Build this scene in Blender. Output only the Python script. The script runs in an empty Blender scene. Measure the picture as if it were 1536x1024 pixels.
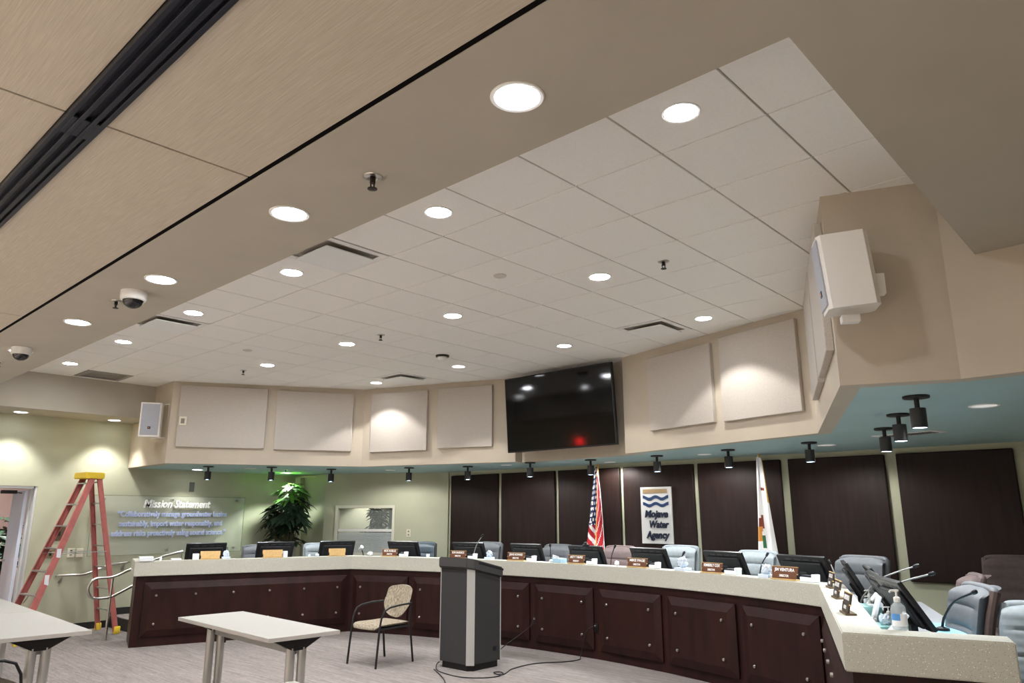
import bpy, bmesh, math, random
from mathutils import Vector, Matrix
from mathutils.geometry import tessellate_polygon
random.seed(7)
C = bpy.context.scene.collection
PI = math.pi
R = math.radians

# ------------------------------------------------------------------ materials
def lin(c):
    return tuple(((x/255)/12.92 if x/255 <= .04045 else ((x/255+.055)/1.055)**2.4) for x in c) + (1,)
MATS = {}
def mat(name, col, rough=.6, metal=0, spec=.5, noise=0, nscale=40, bump=0, bscale=200, emit=None, estr=0, stretch=None, col2=None, coat=0, trans=0, ior=1.45):
    if name in MATS: return MATS[name]
    m = bpy.data.materials.new(name); m.use_nodes = True
    nt = m.node_tree; b = nt.nodes['Principled BSDF']
    b.inputs['Base Color'].default_value = lin(col)
    b.inputs['Roughness'].default_value = rough; b.inputs['Metallic'].default_value = metal
    b.inputs['Specular IOR Level'].default_value = spec
    b.inputs['IOR'].default_value = ior
    b.inputs['Coat Weight'].default_value = coat
    b.inputs['Transmission Weight'].default_value = trans
    tc = nt.nodes.new('ShaderNodeTexCoord')
    mp = nt.nodes.new('ShaderNodeMapping')
    nt.links.new(tc.outputs['Object'], mp.inputs['Vector'])
    if stretch: mp.inputs['Scale'].default_value = stretch
    if noise or col2:
        n = nt.nodes.new('ShaderNodeTexNoise'); n.inputs['Scale'].default_value = nscale; n.inputs['Detail'].default_value = 5
        nt.links.new(mp.outputs[0], n.inputs['Vector'])
        r = nt.nodes.new('ShaderNodeValToRGB')
        r.color_ramp.elements[0].position = .3; r.color_ramp.elements[1].position = .7
        c2 = col2 or tuple(max(0, x*(1-noise)) for x in col)
        r.color_ramp.elements[0].color = lin(c2); r.color_ramp.elements[1].color = lin(col)
        nt.links.new(n.outputs['Fac'], r.inputs['Fac']); nt.links.new(r.outputs['Color'], b.inputs['Base Color'])
    if bump:
        n2 = nt.nodes.new('ShaderNodeTexNoise'); n2.inputs['Scale'].default_value = bscale; n2.inputs['Detail'].default_value = 3
        nt.links.new(mp.outputs[0], n2.inputs['Vector'])
        bp = nt.nodes.new('ShaderNodeBump'); bp.inputs['Strength'].default_value = bump; bp.inputs['Distance'].default_value = .01
        nt.links.new(n2.outputs['Fac'], bp.inputs['Height']); nt.links.new(bp.outputs['Normal'], b.inputs['Normal'])
    if emit:
        b.inputs['Emission Color'].default_value = lin(emit); b.inputs['Emission Strength'].default_value = estr
    MATS[name] = m
    return m

SOFF = mat('khaki_soffit_paint', (178, 171, 157), .75, spec=.25, noise=.03, nscale=3)
BEIGE = mat('beige_paint', (192, 181, 164), .75, spec=.25, noise=.03, nscale=3)
OLIVE = mat('olive_paint', (186, 187, 163), .7, spec=.25, noise=.04, nscale=2.5)
TILE = mat('ceiling_tile', (240, 238, 233), .9, spec=.1, noise=.02, nscale=60, bump=.15, bscale=300)
TBAR = mat('ceiling_grid_metal', (170, 164, 155), .6)
LOWER = mat('soffit_bluish_light_tint', (170, 196, 196), .7, spec=.3, noise=.03, nscale=2)  # bluish light on the grey soffit is put into this colour
WOODC = mat('pale_wood_laminate', (200, 190, 173), .55, spec=.2, col2=(179, 168, 150), nscale=9, stretch=(.8, 42, 8))
DARKW = mat('dark_walnut', (50, 27, 24), .42, spec=.22, col2=(35, 19, 17), nscale=5, stretch=(1.5, 1.5, .35))
DARKP = mat('espresso_wall_wood', (41, 27, 24), .5, spec=.25, col2=(31, 20, 18), nscale=5, stretch=(5, 5, .5))
STONE = mat('speckled_solid_surface', (202, 196, 180), .5, spec=.2)
def speckle(m):
    nt = m.node_tree; b = nt.nodes['Principled BSDF']
    tc = nt.nodes.new('ShaderNodeTexCoord')
    prev = None
    base = nt.nodes.new('ShaderNodeRGB'); base.outputs[0].default_value = lin((190, 189, 178)); prev = base.outputs[0]
    for sc, th, c in ((70, .17, (236, 230, 216)), (95, .15, (120, 110, 98)), (130, .16, (170, 150, 120))):
        v = nt.nodes.new('ShaderNodeTexVoronoi'); v.inputs['Scale'].default_value = sc
        nt.links.new(tc.outputs['Object'], v.inputs['Vector'])
        l = nt.nodes.new('ShaderNodeMath'); l.operation = 'LESS_THAN'; l.inputs[1].default_value = th
        nt.links.new(v.outputs['Distance'], l.inputs[0])
        mx = nt.nodes.new('ShaderNodeMix'); mx.data_type = 'RGBA'
        nt.links.new(l.outputs[0], mx.inputs[0]); nt.links.new(prev, mx.inputs[6]); mx.inputs[7].default_value = lin(c)
        prev = mx.outputs[2]
    nt.links.new(prev, b.inputs['Base Color'])
speckle(STONE)
def carpet():
    m = mat('grey_carpet_plank', (150, 140, 135), .95, spec=.1, bump=.4, bscale=400)
    nt = m.node_tree; b = nt.nodes['Principled BSDF']
    tc = nt.nodes.new('ShaderNodeTexCoord')
    def nz(scale, stretch, det=6):
        mp = nt.nodes.new('ShaderNodeMapping'); mp.inputs['Scale'].default_value = stretch
        n = nt.nodes.new('ShaderNodeTexNoise'); n.inputs['Scale'].default_value = scale; n.inputs['Detail'].default_value = det; n.inputs['Roughness'].default_value = .65
        nt.links.new(tc.outputs['Object'], mp.inputs['Vector']); nt.links.new(mp.outputs[0], n.inputs['Vector']); return n.outputs['Fac']
    a = nz(3.2, (.55, 9, 1)); c = nz(14, (.8, 7, 1))
    ad = nt.nodes.new('ShaderNodeMath'); ad.operation = 'ADD'; nt.links.new(a, ad.inputs[0]); nt.links.new(c, ad.inputs[1])
    br = nt.nodes.new('ShaderNodeTexBrick'); br.inputs['Scale'].default_value = 1; br.inputs['Brick Width'].default_value = 1.0; br.inputs['Row Height'].default_value = .25
    br.inputs['Mortar Size'].default_value = .0; br.inputs['Color1'].default_value = (.42, .42, .42, 1); br.inputs['Color2'].default_value = (.58, .58, .58, 1)
    nt.links.new(tc.outputs['Object'], br.inputs['Vector'])
    ad2 = nt.nodes.new('ShaderNodeMath'); ad2.operation = 'MULTIPLY_ADD'; nt.links.new(br.outputs['Color'], ad2.inputs[0]); ad2.inputs[1].default_value = .35; nt.links.new(ad.outputs[0], ad2.inputs[2])
    r = nt.nodes.new('ShaderNodeValToRGB'); e = r.color_ramp.elements
    e[0].position = .9; e[0].color = lin((101, 94, 91)); e[1].position = 1.45; e[1].color = lin((154, 146, 142))
    nt.links.new(ad2.outputs[0], r.inputs['Fac'])
    # ramp range is 0..1: rescale
    mr = nt.nodes.new('ShaderNodeMapRange'); mr.inputs['From Min'].default_value = .85; mr.inputs['From Max'].default_value = 1.5
    nt.links.new(ad2.outputs[0], mr.inputs['Value']); nt.links.new(mr.outputs[0], r.inputs['Fac'])
    e[0].position = .0; e[1].position = 1.0
    nt.links.new(r.outputs['Color'], b.inputs['Base Color'])
    return m
CARPET = carpet()
FABRIC = mat('acoustic_fabric', (196, 188, 179), .95, spec=.1, noise=.07, nscale=110, bump=.3, bscale=350)
TRIMW = mat('white_enamel', (232, 231, 228), .4)
LENS = mat('lit_lens', (255, 255, 255), .5, emit=(246, 250, 255), estr=60)
LENSN = mat('lit_lens_near', (255, 255, 255), .5, emit=(246, 250, 255), estr=26)
LENSR = mat('added_fill_lens_rear', (255, 255, 255), .5, emit=(246, 250, 255), estr=48)  # lens of the added rear fill downlights
LENSW = mat('lit_lens_wall_side', (255, 255, 255), .5, emit=(246, 250, 255), estr=10)
LENSW2 = mat('lit_lens_entrance', (255, 255, 255), .5, emit=(246, 250, 255), estr=2.5)
LENSB = mat('cool_lit_lens', (255, 255, 255), .5, emit=(190, 225, 255), estr=4)
LENSQ = mat('faint_lens', (205, 206, 214), .4, emit=(255, 250, 240), estr=.06)
LENSD = mat('dim_lens', (205, 206, 214), .4)
BLACKM = mat('black_metal', (28, 27, 28), .45, spec=.4)
BLACKP = mat('black_plastic', (22, 22, 25), .4, spec=.5)
SCREEN = mat('dark_screen_glass', (8, 8, 11), .12, spec=.6)
TRACKM = mat('charcoal_anodised', (32, 35, 46), .35, metal=.5)
DARKGAP = mat('dark_void', (18, 16, 16), .9, spec=.05)
CHROME = mat('brushed_steel', (196, 192, 186), .28, metal=1)
ALU = mat('satin_aluminium', (186, 184, 180), .4, metal=.8)
SILVERL = mat('silver_laminate', (176, 175, 172), .45, metal=.25)
PODG = mat('charcoal_laminate', (58, 57, 58), .55, spec=.25, noise=.1, nscale=120)
PODT = mat('charcoal_top', (66, 65, 65), .6, spec=.25)
LAMW = mat('white_laminate', (152, 150, 145), .65, spec=.1, noise=.02, nscale=30)
EDGEG = mat('grey_edge_band', (176, 170, 164), .5)
LEATHG = mat('grey_leather', (92, 94, 97), .55, spec=.25, noise=.08, nscale=30)
LEATHL = mat('pale_grey_leather', (136, 143, 146), .55, spec=.25, noise=.08, nscale=30)
LEATHB = mat('brown_grey_leather', (98, 84, 82), .55, spec=.25, noise=.1, nscale=30)
LEATHN = mat('slate_leather', (64, 76, 84), .45, noise=.1, nscale=30)
LEATHD = mat('dark_brown_leather', (70, 52, 46), .5, noise=.1, nscale=30)
SEATF = mat('oat_woven_fabric', (168, 158, 140), .9, spec=.1, col2=(112, 101, 86), nscale=70, stretch=(1, 1, .4))
SEATD = mat('dark_olive_fabric', (74, 66, 54), .9, spec=.1, col2=(48, 42, 36), nscale=90)
PINKF = mat('red_fibreglass', (192, 112, 106), .5, noise=.12, nscale=8)
YELP = mat('yellow_plastic', (236, 204, 62), .5)
CREAM = mat('ivory_plastic', (222, 218, 198), .5)
BROWNP = mat('walnut_plate', (112, 66, 38), .45, noise=.15, nscale=40)
TANP = mat('blond_wood_plate', (216, 180, 120), .5, noise=.1, nscale=30)
PAPER = mat('white_paper', (232, 236, 242), .8)
TISS = mat('pale_blue_tissue', (214, 226, 240), .85)
GREENLIT = mat('painted_lit_leaf', (96, 164, 52), .45, noise=.35, nscale=6)  # downlight on the plant's top leaves, painted as a brighter green
GREEND = mat('dark_green_leaf', (34, 58, 36), .5, noise=.4, nscale=6)
STEMM = mat('stem_bark', (92, 84, 60), .8)
POTM = mat('dark_ceramic', (52, 46, 42), .4)
SIGNW = mat('pearl_sign_panel', (206, 206, 204), .4, metal=.1)
NAVY = mat('navy_letter', (22, 52, 92), .4)
NAVYD = mat('deep_navy_letter', (18, 28, 52), .4)
TANB = mat('bronze_bar', (158, 132, 96), .45)
LETW = mat('white_letter', (250, 250, 250), .35, emit=None)
LETS = mat('bluish_letter', (196, 208, 244), .3, metal=.15)
GOLD = mat('gold_fringe', (214, 168, 70), .5, metal=.3)
RED = mat('flag_red', (176, 32, 42), .8)
FWHITE = mat('flag_white', (228, 226, 226), .8)
FBLUE = mat('flag_blue', (34, 40, 82), .8)
FBROWN = mat('flag_brown', (120, 56, 40), .8)
FGREEN = mat('flag_green', (44, 96, 60), .8)
FTAN = mat('flag_tan', (206, 140, 66), .8)
PINKW = mat('pinkish_wall_paint', (214, 178, 166), .8)
BLINDM = mat('silver_slat', (226, 230, 234), .35, metal=.3)
BLUEW = mat('painted_blue_light', (118, 178, 204), .45)  # blue light on the work surface, put into a colour
GEL = mat('clear_plastic', (225, 235, 240), .1, spec=.6); GEL.node_tree.nodes['Principled BSDF'].inputs['Alpha'].default_value = .35
LABELB = mat('blue_label', (88, 150, 216), .5)
TEALP = mat('teal_box_card', (150, 200, 200), .6)
BASEB = mat('black_baseboard', (34, 34, 36), .5)
CABLE = mat('black_rubber_cable', (24, 22, 22), .6)
REDL = mat('red_exit_legend', (240, 40, 30), .5, emit=(255, 20, 15), estr=6)
ACRY = mat('clear_acrylic', (235, 242, 238), .06, spec=.4); ACRY.node_tree.nodes['Principled BSDF'].inputs['Alpha'].default_value = .10
GLASSW = mat('window_glass', (210, 220, 214), .03, spec=.6); GLASSW.node_tree.nodes['Principled BSDF'].inputs['Alpha'].default_value = .12
DOME = mat('smoked_dome', (12, 12, 14), .08, spec=.8)

# ------------------------------------------------------------------ mesh helpers
class MB:
    def __init__(s): s.b = bmesh.new()
    def box(s, x0, y0, z0, x1, y1, z1, M=None, bev=0):
        vs = [s.b.verts.new(p) for p in ((x0,y0,z0),(x1,y0,z0),(x1,y1,z0),(x0,y1,z0),(x0,y0,z1),(x1,y0,z1),(x1,y1,z1),(x0,y1,z1))]
        fs = [s.b.faces.new([vs[i] for i in q]) for q in ((3,2,1,0),(4,5,6,7),(0,1,5,4),(1,2,6,5),(2,3,7,6),(3,0,4,7))]
        if M: bmesh.ops.transform(s.b, matrix=M, verts=vs)
        if bev:
            es = set(e for f in fs for e in f.edges)
            bmesh.ops.bevel(s.b, geom=list(es), offset=bev, segments=2, affect='EDGES', profile=.5)
        return s
    def cbox(s, c, d, M=None, bev=0, rz=0):
        T = Matrix.Translation(c) @ Matrix.Rotation(rz, 4, 'Z')
        if M: T = M @ T
        return s.box(-d[0]/2, -d[1]/2, -d[2]/2, d[0]/2, d[1]/2, d[2]/2, T, bev)
    def prism(s, pts, z0, z1, M=None):
        n = len(pts)
        area = sum(pts[i][0]*pts[(i+1) % n][1]-pts[(i+1) % n][0]*pts[i][1] for i in range(n))
        if area < 0: pts = list(reversed(pts)); area = -area
        lo = [s.b.verts.new((x, y, z0)) for x, y in pts]; hi = [s.b.verts.new((x, y, z1)) for x, y in pts]
        if n <= 4: s.b.faces.new(list(reversed(lo))); s.b.faces.new(hi)
        else:
            for a, b_, c in tessellate_polygon([[Vector((x, y, 0)) for x, y in pts]]):
                s.b.faces.new([lo[a], lo[b_], lo[c]]); s.b.faces.new([hi[a], hi[b_], hi[c]])
        for i in range(n):
            j = (i+1) % n
            q = [lo[i], lo[j], hi[j], hi[i]]
            s.b.faces.new(q if area > 0 else list(reversed(q)))
        if M: bmesh.ops.transform(s.b, matrix=M, verts=lo+hi)
        return s
    def lathe(s, prof, n=24, M=None):
        rings = []; allv = []
        for r, z in prof:
            if r < 1e-6: ring = [s.b.verts.new((0, 0, z))]
            else: ring = [s.b.verts.new((r*math.cos(2*PI*i/n), r*math.sin(2*PI*i/n), z)) for i in range(n)]
            rings.append(ring); allv += ring
        for a, b in zip(rings, rings[1:]):
            for i in range(n):
                j = (i+1) % n
                if len(a) == 1 and len(b) == 1: continue
                if len(a) == 1: s.b.faces.new([a[0], b[j], b[i]])
                elif len(b) == 1: s.b.faces.new([a[i], a[j], b[0]])
                else: s.b.faces.new([a[i], a[j], b[j], b[i]])
        if len(rings[0]) > 1: s.b.faces.new(list(reversed(rings[0])))
        if len(rings[-1]) > 1: s.b.faces.new(rings[-1])
        if M: bmesh.ops.transform(s.b, matrix=M, verts=allv)
        return s
    def cyl(s, r, z0, z1, n=20, M=None, r2=None): return s.lathe([(r, z0), (r if r2 is None else r2, z1)], n, M)
    def bar(s, a, b, r, n=10):
        return s.tube([a, b], r, n)
    def tube(s, pts, r, n=10, closed=False):
        pts = [Vector(p) for p in pts]; k = len(pts); rings = []
        up = Vector((0, 0, 1)); prevn = None
        for i, p in enumerate(pts):
            if closed: t = (pts[(i+1) % k]-pts[i-1])
            elif i == 0: t = pts[1]-pts[0]
            elif i == k-1: t = pts[-1]-pts[-2]
            else: t = (pts[i+1]-pts[i]).normalized()+(pts[i]-pts[i-1]).normalized()
            t.normalize()
            if prevn is None:
                nn = t.cross(up)
                if nn.length < 1e-3: nn = t.cross(Vector((1, 0, 0)))
            else: nn = prevn - t*prevn.dot(t)
            nn.normalize(); prevn = nn; bb = t.cross(nn)
            rr = r[i] if isinstance(r, (list, tuple)) else r
            rings.append([s.b.verts.new(p+nn*rr*math.cos(2*PI*j/n)+bb*rr*math.sin(2*PI*j/n)) for j in range(n)])
        for i in range(k if closed else k-1):
            a, b = rings[i], rings[(i+1) % k]
            for j in range(n): s.b.faces.new([a[j], a[(j+1) % n], b[(j+1) % n], b[j]])
        if not closed:
            s.b.faces.new(list(reversed(rings[0]))); s.b.faces.new(rings[-1])
        return s
    def grid(s, P, flip=False):  # P[i][j] points
        V = [[s.b.verts.new(p) for p in row] for row in P]
        F = []
        for i in range(len(P)-1):
            for j in range(len(P[0])-1):
                q = [V[i][j], V[i][j+1], V[i+1][j+1], V[i+1][j]]
                F.append(s.b.faces.new(list(reversed(q)) if flip else q))
        return F
    def build(s, name, m, parent=None, smooth=35, kind=None, recalc=True):
        if recalc: bmesh.ops.recalc_face_normals(s.b, faces=s.b.faces)
        me = bpy.data.meshes.new(name); 
        if smooth:
            ang = R(smooth)
            for f in s.b.faces: f.smooth = True
            for e in s.b.edges:
                if len(e.link_faces) == 2 and e.calc_face_angle(0) > ang: e.smooth = False
        s.b.to_mesh(me); s.b.free()
        o = bpy.data.objects.new(name, me); C.objects.link(o)
        for mm in (m if isinstance(m, (list, tuple)) else [m]): me.materials.append(mm)
        if parent: o.parent = parent
        if kind: o['kind'] = kind
        return o
def rbox(w, d, h, r=.01): return MB().box(-w/2, -d/2, 0, w/2, d/2, h, None, r)
def thing(name, label, cat, loc=(0, 0, 0), rz=0, group=None):
    o = bpy.data.objects.new(name, None); C.objects.link(o); o.empty_display_size = .1
    o.location = loc; o.rotation_euler = (0, 0, rz); o['label'] = label; o['category'] = cat
    if group: o['group'] = group
    return o
def tag(o, label, cat, group=None):
    o['label'] = label; o['category'] = cat
    if group: o['group'] = group
    return o
def dup(root, loc, rz, label=None, group=None):
    r = root.copy(); C.objects.link(r); r.location = loc; r.rotation_euler = (0, 0, rz)
    if label: r['label'] = label
    if group: r['group'] = group
    for ch in list(root.children):
        c = ch.copy(); C.objects.link(c); c.parent = r
        for g in list(ch.children):
            d = g.copy(); C.objects.link(d); d.parent = c
    return r
def text(name, body, size, depth, m, parent, M, align='CENTER', shear=0, bold=0, width=None):
    cu = bpy.data.curves.new(name, 'FONT'); cu.body = body; cu.size = size; cu.extrude = depth; cu.align_x = align; cu.align_y = 'CENTER'
    cu.shear = shear; cu.offset = bold; cu.resolution_u = 3
    t = bpy.data.objects.new(name+'_t', cu); C.objects.link(t)
    bpy.context.view_layer.update()
    dg = bpy.context.evaluated_depsgraph_get()
    me = bpy.data.meshes.new_from_object(t.evaluated_get(dg))
    bpy.data.objects.remove(t); bpy.data.curves.remove(cu)
    if width:
        xs = [v.co.x for v in me.vertices]; w = max(xs)-min(xs)
        me.transform(Matrix.Diagonal((width/w, 1, 1, 1)))
    me.transform(M); me.name = name
    me.materials.clear(); me.materials.append(m)
    o = bpy.data.objects.new(name, me); C.objects.link(o)
    if parent: o.parent = parent
    return o
def basis(origin, xdir, zdir=(0, 0, 1)):
    """text plane: local x along xdir, local y along zdir, local z = outward normal (x cross z)"""
    x = Vector(xdir).normalized(); y = Vector(zdir).normalized(); z = x.cross(y); y = z.cross(x)
    M = Matrix((x, y, z)).transposed().to_4x4(); M.translation = Vector(origin); return M
def lamp_spot(loc, power, ang=100, blend=.35, col=(1, .985, .955), radius=.07, rot=(0, 0, 0)):
    l = bpy.data.lights.new('downlight_beam', 'SPOT'); l.energy = power; l.spot_size = R(ang); l.spot_blend = blend; l.color = col; l.shadow_soft_size = radius
    o = bpy.data.objects.new('downlight_beam', l); C.objects.link(o); o.location = loc; o.rotation_euler = rot
    return o

# ------------------------------------------------------------------ measures (metres)
ZT, ZS, ZF = 3.63, 3.115, 2.41          # tile ceiling, near soffit, low soffit
C1 = (4.545, 4.485); C2 = (3.49, 6.98); N2 = (.87, 7.67); N1 = (-1.08, 7.78); C4 = (-3.55, 6.9); C5 = (-5.05, 4.5); C6 = (-6.62, 4.56); IN = (5.13, 4.72)
XW = -6.62
def wy(x): return 8.9+.0376*(x+3.45)     # back wall line

# ------------------------------------------------------------------ shell
MB().box(-10.5, -4, -.1, 7.2, 9.8, 0).build('floor', CARPET, kind='structure', smooth=0)
# tile ceiling: each tile stands a little proud of the grid
G0X, G0Y, S = 2.88, 3.317, .6096
VENTS = {(-3, 0): 'm', (2, 0): 0}
b = MB()
skip = {(1.356, 3.012), (-1.692, 3.012), (1.965, 6.67), (-2.302, 6.67), (-5.35, 3.622)}
for i in range(-15, 6):
    for j in range(-3, 9):
        x0 = G0X+i*S; y0 = G0Y+j*S
        cx, cy = x0+S/2, y0+S/2
        if any(abs(cx-a) < .1 and abs(cy-c) < .1 for a, c in skip): continue
        if x0 > 5.6 or y0 > 8.0: continue
        g = .006
        b.box(x0+g, y0+g, ZT, x0+S-g, y0+S-g, ZT+.03, None, .003)
b.build('ceiling', TILE, kind='structure', smooth=0)
b = MB().box(-6.8, 1.4, ZT+.012, 6.2, 8.2, ZT+.03)
b.build('ceiling_grid', TBAR, kind='structure', smooth=0)
# near soffit with its recess edges
b = MB()
b.box(XW, 1.42, ZS, 7.2, 2.06, ZT+.06)
b.box(5.29, 2.06, ZS, 7.2, 4.72, ZT+.06)
b.box(XW, 2.06, ZS, -5.75, 4.6, ZT+.06)
b.build('ceiling_soffit', SOFF, kind='structure', smooth=0)
MB().box(XW, 1.3955, ZS+.003, 7.2, 1.4195, ZS+.03).build('trim_3', DARKGAP, kind='structure', smooth=0)
# pale wood ceiling panels behind the camera side, with joints
seams = [-6.62, -3.71, -.29, 3.13, 7.2]
for y0, y1 in ((.80, 1.395), (-.4, .665), (-2.2, -.412), (-4, -2.212)):
    for a, c in zip(seams, seams[1:]):
        MB().box(a+.006, y0, ZS+.0, c-.006, y1, ZS+.03, None, .002).build('ceiling_panel', WOODC, kind='structure', smooth=0)
MB().box(XW, -4, ZS+.028, 7.2, 1.42, ZS+.2).build('ceiling_backing', DARKGAP, kind='structure', smooth=0)
t = thing('ceiling_track', 'long black folding-partition track running between the pale wood ceiling panels', 'track', (0, .7325, ZS))
MB().box(XW, -.066, -.004, 7.2, .066, .027).build('track_bed', TRACKM, t, 0)
for y0, y1, d in ((-.066, -.046, .022), (.046, .066, .022), (-.03, -.012, .03), (.012, .03, .03)):
    MB().box(XW, y0, -d, 7.2, y1, .0, None, .003).build('rail', TRACKM, t, 0)
MB().box(3.00, -.05, -.022, 3.16, .05, -.004, None, .004).build('joint_plate', TRACKM, t, 0)

# upper fascia walls (polyline, seen from the room)
def wallstrip(name, pts, z0, z1, m, th=.12):
    """vertical strip along pts, thickness to the left-hand normal side"""
    b = MB(); n = len(pts)
    V = [Vector(p) for p in pts]; off = []
    for i in range(n):
        if i == 0: d = (V[1]-V[0]).normalized(); nn = Vector((-d.y, d.x)); off.append(V[i]+nn*th); continue
        if i == n-1: d = (V[-1]-V[-2]).normalized(); nn = Vector((-d.y, d.x)); off.append(V[i]+nn*th); continue
        d0 = (V[i]-V[i-1]).normalized(); d1 = (V[i+1]-V[i]).normalized()
        n0 = Vector((-d0.y, d0.x)); n1 = Vector((-d1.y, d1.x)); bi = (n0+n1).normalized()
        off.append(V[i]+bi*th/max(.35, bi.dot(n0)))
    for i in range(n-1):
        b.prism([tuple(V[i]), tuple(V[i+1]), tuple(off[i+1]), tuple(off[i])], z0, z1)
    return b.build(name, m, kind='structure', smooth=0)
TOP = ZT+.05
wallstrip('wall_upper_left', [C6, C5, C4, N1], ZF, TOP, BEIGE)
wallstrip('wall_upper_niche', [(-1.2, 7.93), (.99, 7.83)], ZF, TOP, BEIGE)
wallstrip('wall_upper_right', [N2, C2, C1, IN, (5.6, 4.69), (7.2, 4.69)], ZF, TOP, BEIGE)
MB().prism([N1, (-1.08, 7.78), (-1.08, 8.0), (-1.2, 8.0)], ZF, TOP) if 0 else None
MB().prism([(-1.10, 7.79), (-1.08, 7.785), (-1.08, 7.93), (-1.10, 7.93)], ZF, TOP).build('trim_1', BEIGE, kind='structure', smooth=0)
MB().prism([(.87, 7.675), (.89, 7.675), (.89, 7.84), (.87, 7.84)], ZF, TOP).build('trim_2', BEIGE, kind='structure', smooth=0)
# low soffit over the dais
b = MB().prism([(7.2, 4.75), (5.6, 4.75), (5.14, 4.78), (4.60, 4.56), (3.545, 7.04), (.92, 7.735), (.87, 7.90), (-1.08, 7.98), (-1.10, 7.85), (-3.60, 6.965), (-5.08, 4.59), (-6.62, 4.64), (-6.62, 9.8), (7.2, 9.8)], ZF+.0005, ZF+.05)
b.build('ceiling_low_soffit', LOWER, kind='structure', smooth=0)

# lower walls
def wall_hole(name, A, B, z0, z1, m, holes=(), th=.12):
    """wall from A to B (left-hand side is its back) with rectangular holes (s0,s1,za,zb)"""
    A = Vector(A); B = Vector(B); d = (B-A); L = d.length; d.normalize(); n = Vector((-d.y, d.x)); b = MB()
    def seg(s0, s1, za, zb):
        if s1-s0 < 1e-4 or zb-za < 1e-4: return
        p = [A+d*s0, A+d*s1, A+d*s1+n*th, A+d*s0+n*th]
        b.prism([tuple(q) for q in p], za, zb)
    s = 0
    for (a, c, za, zb) in sorted(holes):
        seg(s, a, z0, z1); seg(a, c, z0, za); seg(a, c, zb, z1); s = c
    seg(s, L, z0, z1)
    return b.build(name, m, kind='structure', smooth=0)
DY0, DY1, DZ = 2.36, 3.335, 2.085
# mission wall: from far corner down to the near end so its back is on -X side
wall_hole('wall_left', (XW, -4), (XW, 7.76), 0, ZT, OLIVE, [(4+DY0, 4+DY1, 0, DZ)], .14)
wall_hole('wall_alcove', (XW, 7.66), (-5.75, 7.72), 0, ZF, OLIVE)
W1 = Vector((-5.75, 7.72)); W2 = Vector((-3.66, 8.86)); WL = (W2-W1).length; WD = (W2-W1).normalized(); WN = Vector((-WD.y, WD.x))
WS0, WS1, WZ0, WZ1 = .235, 1.395, .98, 1.845
wall_hole('wall_window', tuple(W1), tuple(W2), 0, ZF, OLIVE, [(WS0, WS1, WZ0, WZ1)])
wall_hole('wall_back', (-3.68, wy(-3.68)), (4.76, wy(4.76)), 0, ZF, OLIVE)
wall_hole('wall_right_diagonal', (4.76, wy(4.76)), (7.2, 7.8), 0, ZF, OLIVE)
wall_hole('wall_right', (7.2, 7.8), (7.2, -4), 0, ZT, BEIGE)
wall_hole('wall_rear', (7.2, -4), (-6.62, -4), 0, ZT, BEIGE)
MB().box(XW, -4, 0, XW+.012, DY0-.1, .1).build('baseboard_left', BASEB, kind='structure', smooth=0)
MB().box(XW, DY1+.1, 0, XW+.012, 4.55, .1).build('baseboard_left_inner', BASEB, kind='structure', smooth=0)
b = MB(); b.prism([(XW, 4.56), (XW+.012, 4.56), (XW+.012, 7.66), (XW, 7.66)], .17, .27); b.build('baseboard_dais', BASEB, kind='structure', smooth=0)
# door opening: painted steel frame, side light strip, corridor beyond
FRM = mat('grey_white_frame_paint', (206, 208, 208), .45)
b = MB()
for y0, y1 in ((DY1-.028, DY1+.004), (DY0-.004, DY0+.028)):
    b.box(XW-.14, y0, 0, XW-.012, y1, DZ+.004)
for y0, y1 in ((DY1-.05, DY1+.004), (DY0-.004, DY0+.05)):
    b.box(XW-.22, y0, 0, XW-.14, y1, DZ+.004)
b.box(XW-.22, DY0+.05, DZ-.035, XW-.012, DY1-.05, DZ+.004)
b.build('door_1', FRM, kind='structure', smooth=0)
t = thing('door_leaf', 'white door leaf standing open inside the doorway beside the ladder', 'door', (XW-.22, DY1-.06, .01), R(0))
MB().box(-.60, -.045, 0, 0, 0, 2.02, None, .004).build('leaf', mat('pale_blue_white_door', (214, 222, 238), .35), t, 0)
MB().cbox((-.52, -.085, 1.0), (.10, .02, .025)).cbox((-.49, -.065, 1.0), (.02, .04, .03)).build('handle', CHROME, t)
t2 = thing('door_closer', 'small dark door closer under the head of the doorway', 'door closer', (XW-.17, 3.02, DZ-.06))
MB().box(-.03, -.1, -.05, .03, .1, .0, None, .006).build('closer_body', BLACKM, t2); MB().bar((0, .08, -.03), (-.15, .2, -.035), .008).build('arm', BLACKM, t2)
# corridor
MB().box(-9.6, -1, 0, -9.5, 6.5, 2.6).build('wall_corridor', PINKW, kind='structure', smooth=0)
MB().box(-9.6, 6.4, 0, XW-.14, 6.5, 2.6).build('wall_corridor_end', PINKW, kind='structure', smooth=0)
MB().box(-9.6, -1.1, 0, XW-.14, -1, 2.6).build('wall_corridor_near', PINKW, kind='structure', smooth=0)
MB().box(-9.6, -1.1, 2.6, XW-.14, 6.5, 2.66).build('ceiling_corridor', BEIGE, kind='structure', smooth=0)
MB().box(-9.5, -1, 0, -9.488, 6.4, .1).build('baseboard_corridor', BASEB, kind='structure', smooth=0)
# dais platform and step
MB().prism([(XW, 4.56), (-5.0, 4.56), (-4.75, 4.3), (-3.9, 6.9), (-3.2, 7.35), (0, 8.0), (3.2, 7.35), (3.95, 6.9), (5.0, 4.55), (7.2, 4.7), (7.2, 9.8), (XW, 9.8)], 0, .17).build('floor_dais', CARPET, kind='structure', smooth=0)
MB().box(XW+.005, 4.545, 0, -4.95, 4.562, .165).build('trim_step_riser', BASEB, kind='structure', smooth=0)

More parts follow.
